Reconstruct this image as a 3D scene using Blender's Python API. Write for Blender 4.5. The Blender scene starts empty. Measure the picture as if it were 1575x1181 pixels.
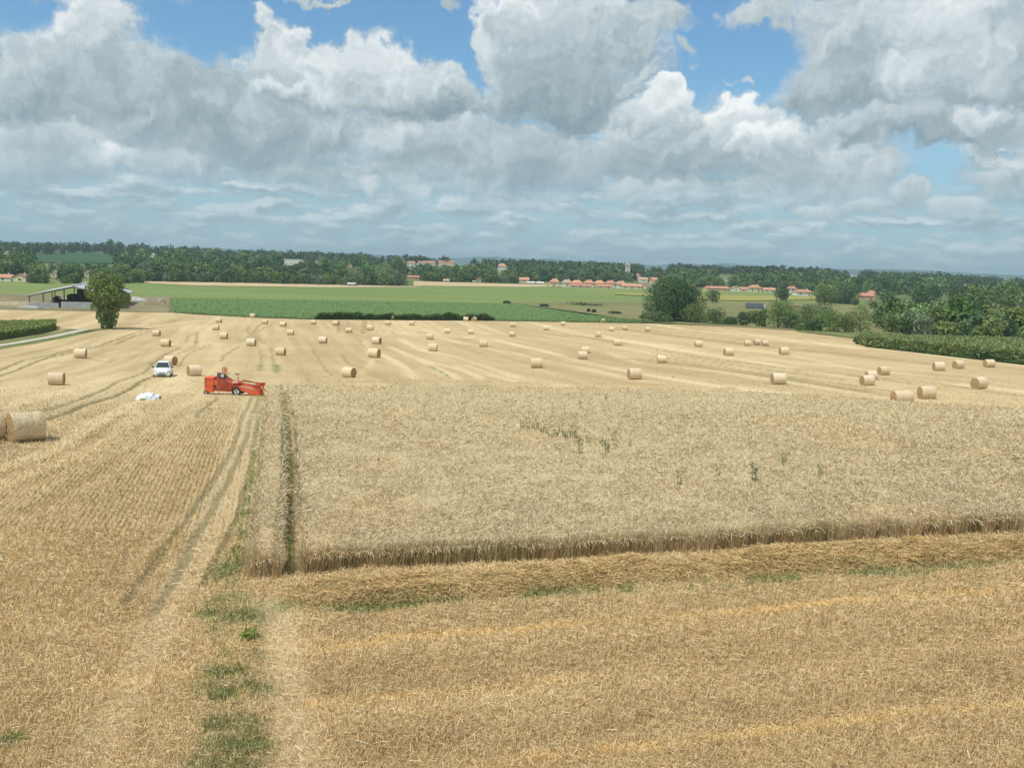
import bpy, math, random
import numpy as np
from mathutils import Vector, Matrix

# ------------------------------------------------------------------ camera
scene = bpy.context.scene
W0, H0, F0 = 1575.0, 1181.0, 1600.0
CAMZ = 8.0
PITCH, ROLL = math.radians(6.58), math.radians(1.8)
fw = Vector((0, math.cos(PITCH), -math.sin(PITCH)))
r0 = Vector((1, 0, 0)); u0 = Vector((0, math.sin(PITCH), math.cos(PITCH)))
rt = r0 * math.cos(ROLL) + u0 * math.sin(ROLL)
up = u0 * math.cos(ROLL) - r0 * math.sin(ROLL)
cam = bpy.data.cameras.new('camera')
cam.sensor_width = 36.0; cam.lens = F0 / W0 * 36.0
cam.clip_start = 0.1; cam.clip_end = 60000
camo = bpy.data.objects.new('camera', cam)
scene.collection.objects.link(camo)
M = Matrix((rt, up, -fw)).transposed().to_4x4(); M.translation = Vector((0, 0, CAMZ))
camo.matrix_world = M
scene.camera = camo

def px_dir(px, py):
    px = np.asarray(px, float); py = np.asarray(py, float)
    a = (px - W0 / 2) / F0; b = (H0 / 2 - py) / F0
    d = [fw[i] + a * rt[i] + b * up[i] for i in range(3)]
    return np.stack(d, -1)

# ------------------------------------------------------------------ view, sun, sky
scene.view_settings.view_transform = 'Standard'
scene.view_settings.look = 'None'
scene.view_settings.exposure = 0.0
scene.view_settings.gamma = 1.0
scene.view_settings.use_curve_mapping = False
scene.cycles.use_denoising = True
scene.cycles.denoiser = 'OPENIMAGEDENOISE'
scene.cycles.denoising_input_passes = 'RGB_ALBEDO_NORMAL'
scene.cycles.denoising_prefilter = 'ACCURATE'
scene.cycles.max_bounces = 5
scene.cycles.diffuse_bounces = 3
scene.cycles.glossy_bounces = 2
scene.cycles.transmission_bounces = 2
scene.cycles.transparent_max_bounces = 6
scene.cycles.volume_bounces = 0
scene.cycles.caustics_reflective = False
scene.cycles.caustics_refractive = False

SUN_EL = math.radians(60)
SUN_AZ = math.radians(233)        # clockwise from +Y: behind the camera, to the left
sdir = Vector((math.sin(SUN_AZ) * math.cos(SUN_EL), math.cos(SUN_AZ) * math.cos(SUN_EL), math.sin(SUN_EL)))
sun = bpy.data.lights.new('sun', 'SUN'); sun.energy = 3.6; sun.angle = math.radians(0.53); sun.color = (1.0, 0.955, 0.87)
suno = bpy.data.objects.new('sun', sun); scene.collection.objects.link(suno)
suno.rotation_euler = sdir.to_track_quat('Z', 'Y').to_euler()
suno.location = (-200, -200, 300)

class G:
    """tiny helper to write shader maths"""
    def __init__(s, nt): s.nt = nt
    def n(s, t, **kw):
        nd = s.nt.nodes.new(t)
        for k, v in kw.items(): setattr(nd, k, v)
        return nd
    def put(s, sock, v):
        if v is None: return
        if hasattr(v, 'is_linked') or hasattr(v, 'links'): s.nt.links.new(v, sock)
        else: sock.default_value = v
    def m(s, op, a, b=None, c=None, clamp=False):
        nd = s.n('ShaderNodeMath', operation=op, use_clamp=clamp)
        s.put(nd.inputs[0], a); s.put(nd.inputs[1], b)
        if c is not None: s.put(nd.inputs[2], c)
        return nd.outputs[0]
    def v(s, op, a, b=None, c=None, out=0):
        nd = s.n('ShaderNodeVectorMath', operation=op)
        s.put(nd.inputs[0], a); s.put(nd.inputs[1], b)
        if c is not None: s.put(nd.inputs[2], c)
        return nd.outputs[out]
    def mr(s, v, a, b, c=0.0, d=1.0, t='SMOOTHSTEP'):
        nd = s.n('ShaderNodeMapRange', interpolation_type=t, clamp=True)
        for i, q in enumerate((v, a, b, c, d)): s.put(nd.inputs[i], q)
        return nd.outputs[0]
    def mix(s, f, a, b, typ='FLOAT', blend='MIX'):
        nd = s.n('ShaderNodeMix', data_type=typ)
        if typ == 'RGBA': nd.blend_type = blend
        off = {'FLOAT': 2, 'VECTOR': 4, 'RGBA': 6}[typ]
        s.put(nd.inputs[0], f); s.put(nd.inputs[off], a); s.put(nd.inputs[off + 1], b)
        return nd.outputs[{'FLOAT': 0, 'VECTOR': 1, 'RGBA': 2}[typ]]
    def noise(s, vec, scale, detail=4, rough=0.55, dim='3D', col=False, lac=2.0, dist=0.0):
        nd = s.n('ShaderNodeTexNoise', noise_dimensions=dim)
        s.put(nd.inputs['Vector'], vec); nd.inputs['Scale'].default_value = scale
        nd.inputs['Detail'].default_value = detail; nd.inputs['Roughness'].default_value = rough
        nd.inputs['Lacunarity'].default_value = lac; nd.inputs['Distortion'].default_value = dist
        return nd.outputs[1 if col else 0]
    def ramp(s, f, stops):
        nd = s.n('ShaderNodeValToRGB'); s.put(nd.inputs[0], f)
        e = nd.color_ramp.elements
        while len(e) < len(stops): e.new(0.5)
        for k, (p, c) in enumerate(stops): e[k].position = p; e[k].color = (*c, 1)
        return nd.outputs[0]
    def xyz(s, v):
        nd = s.n('ShaderNodeSeparateXYZ'); s.put(nd.inputs[0], v); return nd.outputs
    def cxyz(s, x, y, z=0.0):
        nd = s.n('ShaderNodeCombineXYZ'); s.put(nd.inputs[0], x); s.put(nd.inputs[1], y); s.put(nd.inputs[2], z); return nd.outputs[0]

world = bpy.data.worlds.new('World'); scene.world = world
world.use_nodes = True
wt = world.node_tree; wt.nodes.clear(); g = G(wt)
tc = g.n('ShaderNodeTexCoord')
dx, dy, dz = g.xyz(tc.outputs['Generated'])[:3]
KU = 1600.0
az = g.m('MULTIPLY', g.m('ARCTAN2', dx, dy), KU)
el = g.m('MULTIPLY', g.m('ARCSINE', dz), KU)
P = g.cxyz(az, el)
# warps, in the same units (1 unit = 1/1600 rad of sky)
elf = g.mr(el, 0, 260, 0.25, 1.0)
wa = g.v('SUBTRACT', g.noise(P, 1 / 115., 4, 0.56, '2D', True), (0.5, 0.5, 0.5))
wb = g.v('SUBTRACT', g.noise(P, 1 / 26., 4, 0.58, '2D', True), (0.5, 0.5, 0.5))
wsum = g.v('ADD', g.v('MULTIPLY', wa, (165, 110, 0)), g.v('MULTIPLY', wb, (38, 32, 0)))
sc = g.n('ShaderNodeVectorMath', operation='SCALE'); g.put(sc.inputs[0], wsum); g.put(sc.inputs['Scale'], elf)
Q = g.v('ADD', P, sc.outputs[0])
LS = (-16.0, 15.0, 0)
# relief of the puffs: noise minus the same noise a step towards the light
def relief(vec, scale, detail, step, rough=0.6):
    a = g.noise(vec, scale, detail, rough, '2D'); b = g.noise(g.v('ADD', vec, step), scale, detail, rough, '2D')
    return g.m('SUBTRACT', a, b)
r_big = relief(Q, 1 / 62., 3.5, (-14, 15, 0))
r_small = relief(P, 1 / 22., 5, (-5, 6, 0), 0.65)
rel = g.m('ADD', g.m('MULTIPLY', r_big, 0.7), g.m('MULTIPLY', r_small, 0.16))
soft = g.noise(P, 1 / 170., 4, 0.5, '2D')

def hz_angle(px, py):
    d = px_dir(px, py); d = d / np.linalg.norm(d)
    return math.atan2(d[0], d[1]) * KU, math.asin(d[2]) * KU

# far low cloud: thin streets of puffs near the horizon
Pl = g.v('MULTIPLY', g.v('ADD', P, g.v('MULTIPLY', wb, (16, 10, 0))), (1 / 85., 1 / 24., 0))
nl = g.noise(Pl, 1.0, 3, 0.55, '2D')
nl2 = g.noise(g.v('ADD', Pl, (-0.08, 0.36, 0)), 1.0, 3, 0.55, '2D')
lowA = g.mr(nl, 0.34, 0.52)
lowS = g.m('ADD', 0.40, g.m('MULTIPLY', g.m('SUBTRACT', nl, nl2), 3.4), clamp=True)
A = g.m('MULTIPLY', lowA, 0.85)
S = lowS
# wide grey deck of middle distance
Pm = g.v('MULTIPLY', Q, (1 / 150., 1 / 60., 0))
nm = g.noise(Pm, 1.0, 5, 0.6, '2D'); nm2 = g.noise(g.v('ADD', Pm, (-0.06, 0.22, 0)), 1.0, 5, 0.6, '2D')
midA = g.m('MULTIPLY', g.mr(nm, 0.33, 0.47), g.mr(el, 70, 130))
midS = g.m('ADD', 0.40, g.m('MULTIPLY', g.m('SUBTRACT', nm, nm2), 2.0), clamp=True)
S = g.mix(midA, S, midS); A = g.m('MAXIMUM', A, midA)

PUFFS = PUFF_LIST = [
 # cx, cy, rx, ry, tone at top, tone at base, edge softness
 # holes are given with top tone < 0 (they clear the deck behind)
 (470, 40, 330, 62, -1, 0, .35), (690, 55, 90, 75, -1, 0, .3), (1130, 100, 130, 100, -1, 0, .35), (1090, 20, 60, 60, -1, 0, .4), (1430, 262, 75, 42, -1, 0, .5),
 (20, 10, 60, 28, -1, 0, .4), (1545, 5, 40, 18, -1, 0, .5),
 (500, 328, 22, 9, .85, .5, .5), (650, 300, 28, 16, .8, .45, .5), (575, 290, 30, 14, .8, .4, .5), (760, 320, 34, 12, .7, .4, .5), (830, 318, 70, 12, .7, .4, .5),
 (190, 318, 50, 12, .65, .4, .6), (1010, 300, 75, 15, .85, .35, .4), (960, 298, 44, 13, .8, .4, .4), (1260, 324, 60, 15, .9, .4, .4),
 (1330, 320, 60, 12, .8, .4, .5), (1200, 345, 40, 9, .8, .45, .5), (1400, 298, 36, 18, .95, .45, .35), (1470, 318, 44, 19, 1.0, .4, .35),
 (480, 262, 66, 17, .95, .35, .4), (300, 250, 70, 16, .8, .35, .5), (1530, 270, 70, 30, .7, .4, .6), (1370, 330, 30, 8, .7, .45, .5),
 (60, 250, 110, 42, .7, .2, .4), (100, 205, 105, 46, .9, .3, .3), (190, 240, 70, 24, .95, .45, .3),
 (420, 205, 250, 62, .5, .12, .4), (700, 235, 170, 62, .65, .22, .4), (620, 225, 70, 42, .7, .3, .35), (850, 240, 130, 60, .5, .2, .4),
 (1300, 262, 95, 52, .8, .35, .35), (1200, 235, 95, 62, .85, .35, .3), (990, 252, 220, 44, .6, .10, .35),
 (370, 170, 100, 52, .8, .35, .35), (230, 150, 150, 72, .62, .22, .3), (60, 120, 120, 76, .75, .18, .3), (150, 62, 82, 76, .92, .3, .22),
 (300, 120, 110, 50, .55, .3, .3), (395, 38, 24, 20, .75, .5, .45), (440, 95, 50, 68, .85, .35, .2), (475, 72, 36, 38, 1.0, .5, .2),
 (560, 120, 120, 52, .92, .3, .22), (650, 142, 100, 34, .88, .12, .22), (500, 150, 120, 24, .8, .25, .35),
 (520, 2, 110, 8, .6, .4, .5), (705, 10, 24, 16, .55, .4, .6),
 (1060, 205, 130, 66, .88, .3, .25), (1140, 180, 62, 46, 1.1, .6, .15), (1030, 145, 34, 24, 1.1, .6, .2), (1005, 178, 52, 32, 1.0, .4, .22), (1175, 215, 42, 34, 1.05, .6, .2),
 (1010, 24, 92, 34, .6, .4, .35), (860, 150, 130, 56, .45, .08, .3), (870, 60, 128, 92, .75, .3, .25), (775, 60, 44, 60, 1.0, .45, .25), (800, 20, 60, 40, .85, .4, .3),
 (1045, 82, 28, 14, .5, .4, .8), (1118, 115, 18, 9, .5, .4, .8),
 (1440, 190, 200, 34, .6, .1, .35), (1520, 178, 60, 30, .95, .3, .3), (1270, 140, 95, 34, .45, .12, .3), (1320, 115, 130, 50, .5, .1, .3), (1190, 25, 62, 30, .7, .45, .35),
 (1360, 50, 150, 74, .7, .3, .25), (1470, 95, 120, 66, .75, .3, .3), (1480, 25, 100, 40, 1.0, .5, .25), (1560, 90, 50, 66, .6, .3, .3),
]
for (cx, cy, rx, ry, t1, t0, soft_e) in PUFF_LIST:
    uc, vc = hz_angle(cx, cy)
    w = g.v('MULTIPLY', g.v('SUBTRACT', Q, (uc, vc, 0)), (1 / rx, 1 / ry, 1))
    rr = g.v('LENGTH', w, out=1)
    if t1 < 0:
        k = g.mr(rr, 1.15, 1.0 - soft_e)
        A = g.m('MULTIPLY', A, g.m('SUBTRACT', 1.0, k)); continue
    mk = g.mr(rr, 1.06, 0.91 - soft_e)
    hgt = g.v('DOT_PRODUCT', w, (-0.22, 0.55, 0), out=1)
    tone = g.mr(hgt, -0.45, 0.5, t0, t1)
    S = g.mix(mk, S, tone); A = g.m('MAXIMUM', A, mk)
S = g.m('ADD', S, rel)
S = g.m('ADD', S, g.m('MULTIPLY', g.m('SUBTRACT', soft, 0.5), 0.35))
S = g.m('MAXIMUM', g.m('MINIMUM', S, 1.15), 0.0)
ccol = g.ramp(g.m('MULTIPLY', S, 0.87), [(0.0, (0.26, 0.35, 0.40)), (0.3, (0.405, 0.495, 0.54)), (0.55, (0.58, 0.665, 0.70)), (0.8, (0.78, 0.84, 0.86)), (1.0, (0.96, 0.98, 0.98))])
# cloud colours fade towards the horizon blue
lowblue = g.mr(el, 0, 200, 0.72, 0.0)
sky = g.n('ShaderNodeTexSky', sky_type='NISHITA'); sky.sun_disc = False
sky.sun_elevation = SUN_EL; sky.sun_rotation = SUN_AZ
sky.altitude = 200; sky.air_density = 1.0; sky.dust_density = 1.0; sky.ozone_density = 1.6
SKYS = 0.1
skyc = g.mix(1.0, sky.outputs[0], (0.84, 1.17, 1.32, 1), 'RGBA', 'MULTIPLY')
cl = g.n('ShaderNodeVectorMath', operation='SCALE'); g.put(cl.inputs[0], ccol); cl.inputs['Scale'].default_value = 1 / SKYS
cl2 = g.mix(lowblue, cl.outputs[0], (0.42 / SKYS, 0.58 / SKYS, 0.66 / SKYS, 1), 'RGBA')
skl = g.mix(g.mr(el, 0, 300, 0.75, 0.0), skyc, (0.39 / SKYS, 0.57 / SKYS, 0.70 / SKYS, 1), 'RGBA')
fin = g.mix(A, skl, cl2, 'RGBA')
bg = g.n('ShaderNodeBackground'); g.put(bg.inputs[0], fin); bg.inputs[1].default_value = SKYS
wo = g.n('ShaderNodeOutputWorld'); wt.links.new(bg.outputs[0], wo.inputs[0])
world.cycles.sampling_method = 'NONE'

# ------------------------------------------------------------------ terrain
rng = np.random.default_rng(7)
random.seed(5)
_hy = np.array([-400, 0, 18, 30, 40, 50, 60, 75, 90, 104, 120, 140, 170, 220, 280, 320, 400, 60000.])
_hz = np.array([0.3, 0.1, 0, 0.05, 0.15, -0.25, -1.1, -2.7, -4.05, -4.9, -5.6, -6.4, -7.4, -8.1, -8.6, -9.0, -9.5, -9.5])
_yy = np.concatenate([np.arange(-400, 500, 1.0), [60000.]])
_zz = np.interp(_yy, _hy, _hz); _k = np.hanning(15); _k /= _k.sum()
_zs = np.convolve(np.pad(_zz[:-1], 7, mode='edge'), _k, 'valid'); _zz = np.concatenate([_zs, [-9.5]]); 
def sst(a, b, x):
    t = np.clip((x - a) / (b - a), 0, 1); return t * t * (3 - 2 * t)
def ground_h(x, y):
    x = np.asarray(x, float); y = np.asarray(y, float)
    z = np.interp(y, _yy, _zz)
    z = z + 0.03 * np.clip(x, 0, 90) * sst(20, 60, y) * (1 - sst(160, 360, y))
    a = x / np.maximum(y, 1)
    lift = 5.6 + 5.5 * np.exp(-((a + 0.40) / 0.13) ** 2) + 2.6 * np.exp(-((a - 0.24) / 0.05) ** 2) + 1.5 * np.exp(-((a + 0.16) / 0.1) ** 2) - 6.0 * sst(0.40, 0.50, a)
    z = z + (lift + 5.5) * sst(700, 1650, y) * (1 - 0.85 * sst(2000, 3600, y))
    return z
def unproj(px, py, dz=0.0, tmax=2600.):
    """point of the ground (raised by dz) seen at a pixel of the photograph"""
    d = px_dir(px, py); sh = d.shape[:-1]; d = d.reshape(-1, 3)
    ts = 3.0 * (tmax / 3.0) ** (np.arange(161) / 160.0)
    hit = np.full(len(d), tmax); lo = np.full(len(d), tmax); done = np.zeros(len(d), bool); prev = ts[0]
    for t in ts:
        p = d * t
        below = (CAMZ + p[:, 2] < ground_h(p[:, 0], p[:, 1]) + dz) & ~done
        hit[below] = t; lo[below] = prev; done |= below; prev = t
    hi = hit.copy()
    for _ in range(16):
        mid = (lo + hi) / 2; p = d * mid[:, None]
        b = CAMZ + p[:, 2] < ground_h(p[:, 0], p[:, 1]) + dz
        hi = np.where(b & done, mid, hi); lo = np.where(~b & done, mid, lo)
    p = d * hi[:, None]
    out = np.stack([p[:, 0], p[:, 1], ground_h(p[:, 0], p[:, 1])], -1)
    return out.reshape(*sh, 3)
def at(px, py):
    return Vector(unproj(px, py).tolist())
def rot_noise(x, y, s, seed=0, oct=4):
    """cheap value noise in numpy, -1..1"""
    tot = np.zeros_like(x, dtype=float); amp = 1.0; norm = 0
    tab = np.random.default_rng(1000 + seed).random((256, 256)) * 2 - 1
    fx, fy = x / s, y / s
    for o in range(oct):
        ix = np.floor(fx).astype(int); iy = np.floor(fy).astype(int)
        tx = fx - ix; ty = fy - iy; tx = tx * tx * (3 - 2 * tx); ty = ty * ty * (3 - 2 * ty)
        a = tab[ix & 255, iy & 255]; b = tab[(ix + 1) & 255, iy & 255]; c = tab[ix & 255, (iy + 1) & 255]; d = tab[(ix + 1) & 255, (iy + 1) & 255]
        tot += amp * ((a * (1 - tx) + b * tx) * (1 - ty) + (c * (1 - tx) + d * tx) * ty)
        norm += amp; amp *= 0.55; fx = fx * 2.03 + 17.3; fy = fy * 2.03 + 9.1
    return tot / norm

# ------------------------------------------------------------------ objects
def link(name, data, parent=None):
    o = bpy.data.objects.new(name, data); scene.collection.objects.link(o)
    if parent is not None: o.parent = parent
    return o
def tag(o, label=None, cat=None, group=None, kind=None):
    if label: o['label'] = label
    if cat: o['category'] = cat
    if group: o['group'] = group
    if kind: o['kind'] = kind
    return o
def empty(name, loc, rz=0.0, scale=1.0):
    o = link(name, None); o.location = loc; o.rotation_euler = (0, 0, rz); o.scale = (scale,) * 3
    o.empty_display_size = 0.3
    return o
def np_mesh(name, V, Fq, mat, col=None, smooth=False, mats=None, midx=None):
    """V (n,3); Fq (m,k) with one k, or list of such arrays"""
    if not isinstance(Fq, list): Fq = [Fq]
    me = bpy.data.meshes.new(name)
    V = np.ascontiguousarray(V, dtype=np.float32)
    me.vertices.add(len(V)); me.vertices.foreach_set('co', V.ravel())
    loops = np.concatenate([f.ravel() for f in Fq]).astype(np.int32)
    tot = np.concatenate([np.full(len(f), f.shape[1], np.int32) for f in Fq])
    st = np.concatenate([[0], np.cumsum(tot)[:-1]]).astype(np.int32)
    me.loops.add(len(loops)); me.loops.foreach_set('vertex_index', loops)
    me.polygons.add(len(tot)); me.polygons.foreach_set('loop_start', st); me.polygons.foreach_set('loop_total', tot)
    if smooth: me.polygons.foreach_set('use_smooth', np.ones(len(tot), bool))
    if midx is not None: me.polygons.foreach_set('material_index', np.asarray(midx, np.int32))
    if col is not None:
        ca = me.color_attributes.new('Col', 'FLOAT_COLOR', 'POINT')
        c4 = np.ones((len(V), 4), np.float32); c4[:, :3] = col
        ca.data.foreach_set('color', c4.ravel())
    me.update(calc_edges=True)
    for mm in (mats or [mat]): me.materials.append(mm)
    return me

class MB:
    """collects solid shapes into one mesh"""
    def __init__(s): s.v = []; s.f = []
    def add(s, vs, fs):
        b = len(s.v); s.v += [tuple(map(float, v)) for v in vs]; s.f += [tuple(i + b for i in f) for f in fs]; return s
    def box(s, c, d, rz=0.0, taper=1.0):
        cx, cy, cz = c; hx, hy, hz = d[0] / 2, d[1] / 2, d[2] / 2
        vs = []
        for z, k in ((-hz, 1), (hz, taper)):
            for x, y in ((-hx, -hy), (hx, -hy), (hx, hy), (-hx, hy)):
                x *= k; y *= k
                vs.append((cx + x * math.cos(rz) - y * math.sin(rz), cy + x * math.sin(rz) + y * math.cos(rz), cz + z))
        return s.add(vs, [(0, 3, 2, 1), (4, 5, 6, 7), (0, 1, 5, 4), (1, 2, 6, 5), (2, 3, 7, 6), (3, 0, 4, 7)])
    def prism(s, poly, a, b, axis='y'):
        """polygon in xz extruded along y from a to b (or in yz along x, or xy along z)"""
        n = len(poly)
        mk = {'y': lambda p, t: (p[0], t, p[1]), 'x': lambda p, t: (t, p[0], p[1]), 'z': lambda p, t: (p[0], p[1], t)}[axis]
        vs = [mk(p, a) for p in poly] + [mk(p, b) for p in poly]
        fs = [tuple(range(n)), tuple(range(2 * n - 1, n - 1, -1))] + [(i, i + n, (i + 1) % n + n, (i + 1) % n) for i in range(n)]
        return s.add(vs, fs)
    def tube(s, pts, r, n=8, cap=True):
        pts = [Vector(p) for p in pts]; rs = r if isinstance(r, (list, tuple)) else [r] * len(pts)
        vs = []; prev = None
        for i, p in enumerate(pts):
            d = (pts[min(i + 1, len(pts) - 1)] - pts[max(i - 1, 0)]).normalized()
            if prev is None: a = d.orthogonal().normalized()
            else: a = (prev - d * prev.dot(d)).normalized()
            prev = a; b = d.cross(a)
            for k in range(n):
                t = 2 * math.pi * k / n; vs.append(p + (a * math.cos(t) + b * math.sin(t)) * rs[i])
        fs = []
        for i in range(len(pts) - 1):
            for k in range(n): fs.append((i * n + k, i * n + (k + 1) % n, (i + 1) * n + (k + 1) % n, (i + 1) * n + k))
        if cap:
            fs.append(tuple(range(n - 1, -1, -1))); L = (len(pts) - 1) * n; fs.append(tuple(L + k for k in range(n)))
        return s.add(vs, fs)
    def cyl(s, a, b, r, n=20, r2=None): return s.tube([a, b], [r, r if r2 is None else r2], n)
    def ring(s, c, R, r, axis='y', n=20, m=8, sx=1.0, sz=1.0):
        pts = []
        vs = []; fs = []
        for i in range(n):
            t = 2 * math.pi * i / n
            for k in range(m):
                q = 2 * math.pi * k / m; rad = R + r * math.cos(q)
                u, v, w = rad * math.cos(t) * sx, rad * math.sin(t) * sz, r * math.sin(q)
                vs.append({'y': (c[0] + u, c[1] + w, c[2] + v), 'x': (c[0] + w, c[1] + u, c[2] + v), 'z': (c[0] + u, c[1] + v, c[2] + w)}[axis])
        for i in range(n):
            for k in range(m): fs.append((i * m + k, ((i + 1) % n) * m + k, ((i + 1) % n) * m + (k + 1) % m, i * m + (k + 1) % m))
        return s.add(vs, fs)
    def build(s, name, mat, parent=None, bevel=0.0, smooth=False, meshonly=False):
        me = bpy.data.meshes.new(name); me.from_pydata(s.v, [], s.f); me.materials.append(mat)
        import bmesh
        bm = bmesh.new(); bm.from_mesh(me); bmesh.ops.recalc_face_normals(bm, faces=bm.faces)
        if bevel: bmesh.ops.bevel(bm, geom=[e for e in bm.edges if len(e.link_faces) == 2 and e.calc_face_angle(0) > 0.5], offset=bevel, segments=2, affect='EDGES', profile=0.6)
        bm.to_mesh(me); bm.free()
        if smooth:
            for p in me.polygons: p.use_smooth = True
        me.update()
        return me if meshonly else link(name, me, parent)

def copy_tree(o, parent=None):
    c = o.copy(); scene.collection.objects.link(c)
    if parent is not None: c.parent = parent
    for ch in list(o.children): copy_tree(ch, c)
    return c

# ------------------------------------------------------------------ materials
def mat_new(name, rough=0.8, spec=0.3):
    m = bpy.data.materials.new(name); m.use_nodes = True; nt = m.node_tree; nt.nodes.clear(); q = G(nt)
    b = q.n('ShaderNodeBsdfPrincipled'); b.inputs['Roughness'].default_value = rough
    b.inputs['Specular IOR Level'].default_value = spec
    o = q.n('ShaderNodeOutputMaterial'); nt.links.new(b.outputs[0], o.inputs[0])
    return m, q, b
def bump(q, b, h, strength=0.5, dist=0.1):
    n = q.n('ShaderNodeBump'); n.inputs['Strength'].default_value = strength; n.inputs['Distance'].default_value = dist
    q.put(n.inputs['Height'], h); q.nt.links.new(n.outputs[0], b.inputs['Normal'])
def wpos(q): return q.n('ShaderNodeNewGeometry').outputs['Position']
def opos(q): return q.n('ShaderNodeTexCoord').outputs['Object']
def scl(q, c, f):
    n = q.n('ShaderNodeVectorMath', operation='SCALE'); q.put(n.inputs[0], c); q.put(n.inputs['Scale'], f); return n.outputs[0]

def noisy(name, c, rough=0.7, spec=0.3, amp=0.2, scale=3.0, bmp=0.0, metallic=0.0, objrand=0.0, coord='o'):
    """a plain material with uneven tone"""
    m, q, b = mat_new(name, rough, spec)
    p = opos(q) if coord == 'o' else wpos(q)
    n = q.noise(p, scale, 6, 0.6)
    f = q.mr(n, 0.25, 0.75, 1 - amp, 1 + amp, 'LINEAR')
    col = scl(q, (c[0], c[1], c[2]), f)
    if objrand:
        r = q.n('ShaderNodeObjectInfo').outputs['Random']
        col = scl(q, col, q.mr(r, 0, 1, 1 - objrand, 1 + objrand, 'LINEAR'))
    q.put(b.inputs['Base Color'], col); b.inputs['Metallic'].default_value = metallic
    if bmp: bump(q, b, n, bmp, 0.03)
    return m
def attr_mat(name, rough=0.9, amp=0.25, scale=4.0, bmp=0.0, bscale=12.0, trans=0.0, stretch=None, spec=0.15):
    """base colour from the Col attribute, with fine noise on top"""
    m, q, b = mat_new(name, rough, spec)
    a = q.n('ShaderNodeAttribute', attribute_name='Col').outputs['Color']
    p = wpos(q)
    if stretch: p = q.v('MULTIPLY', p, stretch)
    n = q.noise(p, scale, 8, 0.7)
    col = scl(q, a, q.mr(n, 0.25, 0.75, 1 - amp, 1 + amp, 'LINEAR'))
    q.put(b.inputs['Base Color'], col)
    if bmp: bump(q, b, q.noise(p, bscale, 6, 0.7), bmp, 0.08)
    if trans:
        t = q.n('ShaderNodeBsdfTranslucent'); q.put(t.inputs[0], col)
        ms = q.n('ShaderNodeMixShader'); ms.inputs[0].default_value = trans
        q.nt.links.new(b.outputs[0], ms.inputs[1]); q.nt.links.new(t.outputs[0], ms.inputs[2])
        q.nt.links.new(ms.outputs[0], [n for n in q.nt.nodes if n.type == 'OUTPUT_MATERIAL'][0].inputs[0])
    return m

def strips(P0, direc, length, width, col, droop=0.0, segs=1, side=None, tipw=0.25):
    """many blades: each a strip of quads. P0 (n,3), direc (n,3) unit, length/width (n,), col (n,3)"""
    n = len(P0); k = segs + 1
    if side is None:
        side = np.cross(direc, rng.normal(size=(n, 3))); side /= np.linalg.norm(side, axis=1)[:, None] + 1e-9
    V = np.zeros((n, k, 2, 3)); p = P0.copy(); d = direc.copy(); st = (length / segs)[:, None]
    for i in range(k):
        w = width[:, None] * 0.5 * (1 - (1 - tipw) * (i / segs) ** 1.5)
        V[:, i, 0] = p - side * w; V[:, i, 1] = p + side * w
        p = p + d * st
        d = d + np.array([0, 0, -1.0]) * (droop if np.isscalar(droop) else droop[:, None]) / segs; d = d / np.linalg.norm(d, axis=1)[:, None]
    base = (np.arange(n) * k * 2)[:, None]
    F = []
    for i in range(segs):
        F.append(base + np.array([[2 * i, 2 * i + 1, 2 * i + 3, 2 * i + 2]]))
    F = np.concatenate(F, 0)
    C = np.repeat(col, k * 2, 0)
    return V.reshape(-1, 3), F, C
def join(parts):
    Vs, Fs, Cs, o = [], [], [], 0
    for V, F, C in parts:
        Vs.append(V); Fs.append(F + o); Cs.append(C); o += len(V)
    return np.concatenate(Vs), np.concatenate(Fs), np.concatenate(Cs)
def lerp(a, b, t): return a + (b - a) * t
def arr(c): return np.array(c, float)

# ------------------------------------------------------------------ big ground sheet (reaches the horizon)
M_ground, q, b = mat_new('meadow_earth', 0.95, 0.1)
p = wpos(q); n1 = q.noise(p, 0.012, 5, 0.6); n2 = q.noise(p, 0.6, 6, 0.7)
c = q.ramp(q.m('ADD', q.m('MULTIPLY', n1, 0.8), q.m('MULTIPLY', n2, 0.2)), [(0.3, (0.065, 0.115, 0.04)), (0.5, (0.13, 0.165, 0.06)), (0.62, (0.24, 0.22, 0.10)), (0.8, (0.13, 0.17, 0.06))])
q.put(b.inputs['Base Color'], c)
ang = np.radians(np.concatenate([np.arange(-180, -60, 6), np.arange(-60, 60, 0.6), np.arange(60, 180, 6)]))
rad = np.concatenate([[0.0], 6 * (9000 / 6.) ** (np.arange(220) / 219.)])
AA, RR = np.meshgrid(ang, rad, indexing='ij')
gx = RR * np.sin(AA); gy = RR * np.cos(AA)
gz = ground_h(gx, gy) - np.interp(RR, [0, 200, 600, 3000], [0.2, 0.25, 0.3, 0.6])
na, nr = AA.shape
I = np.arange(na * nr).reshape(na, nr); J = np.roll(I, -1, 0)
Fg = np.stack([I[:, :-1], I[:, 1:], J[:, 1:], J[:, :-1]], -1).reshape(-1, 4)
o = link('ground', np_mesh('ground', np.stack([gx, gy, gz], -1).reshape(-1, 3), Fg[:, ::-1], M_ground, smooth=True)); tag(o, kind='structure')

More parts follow.
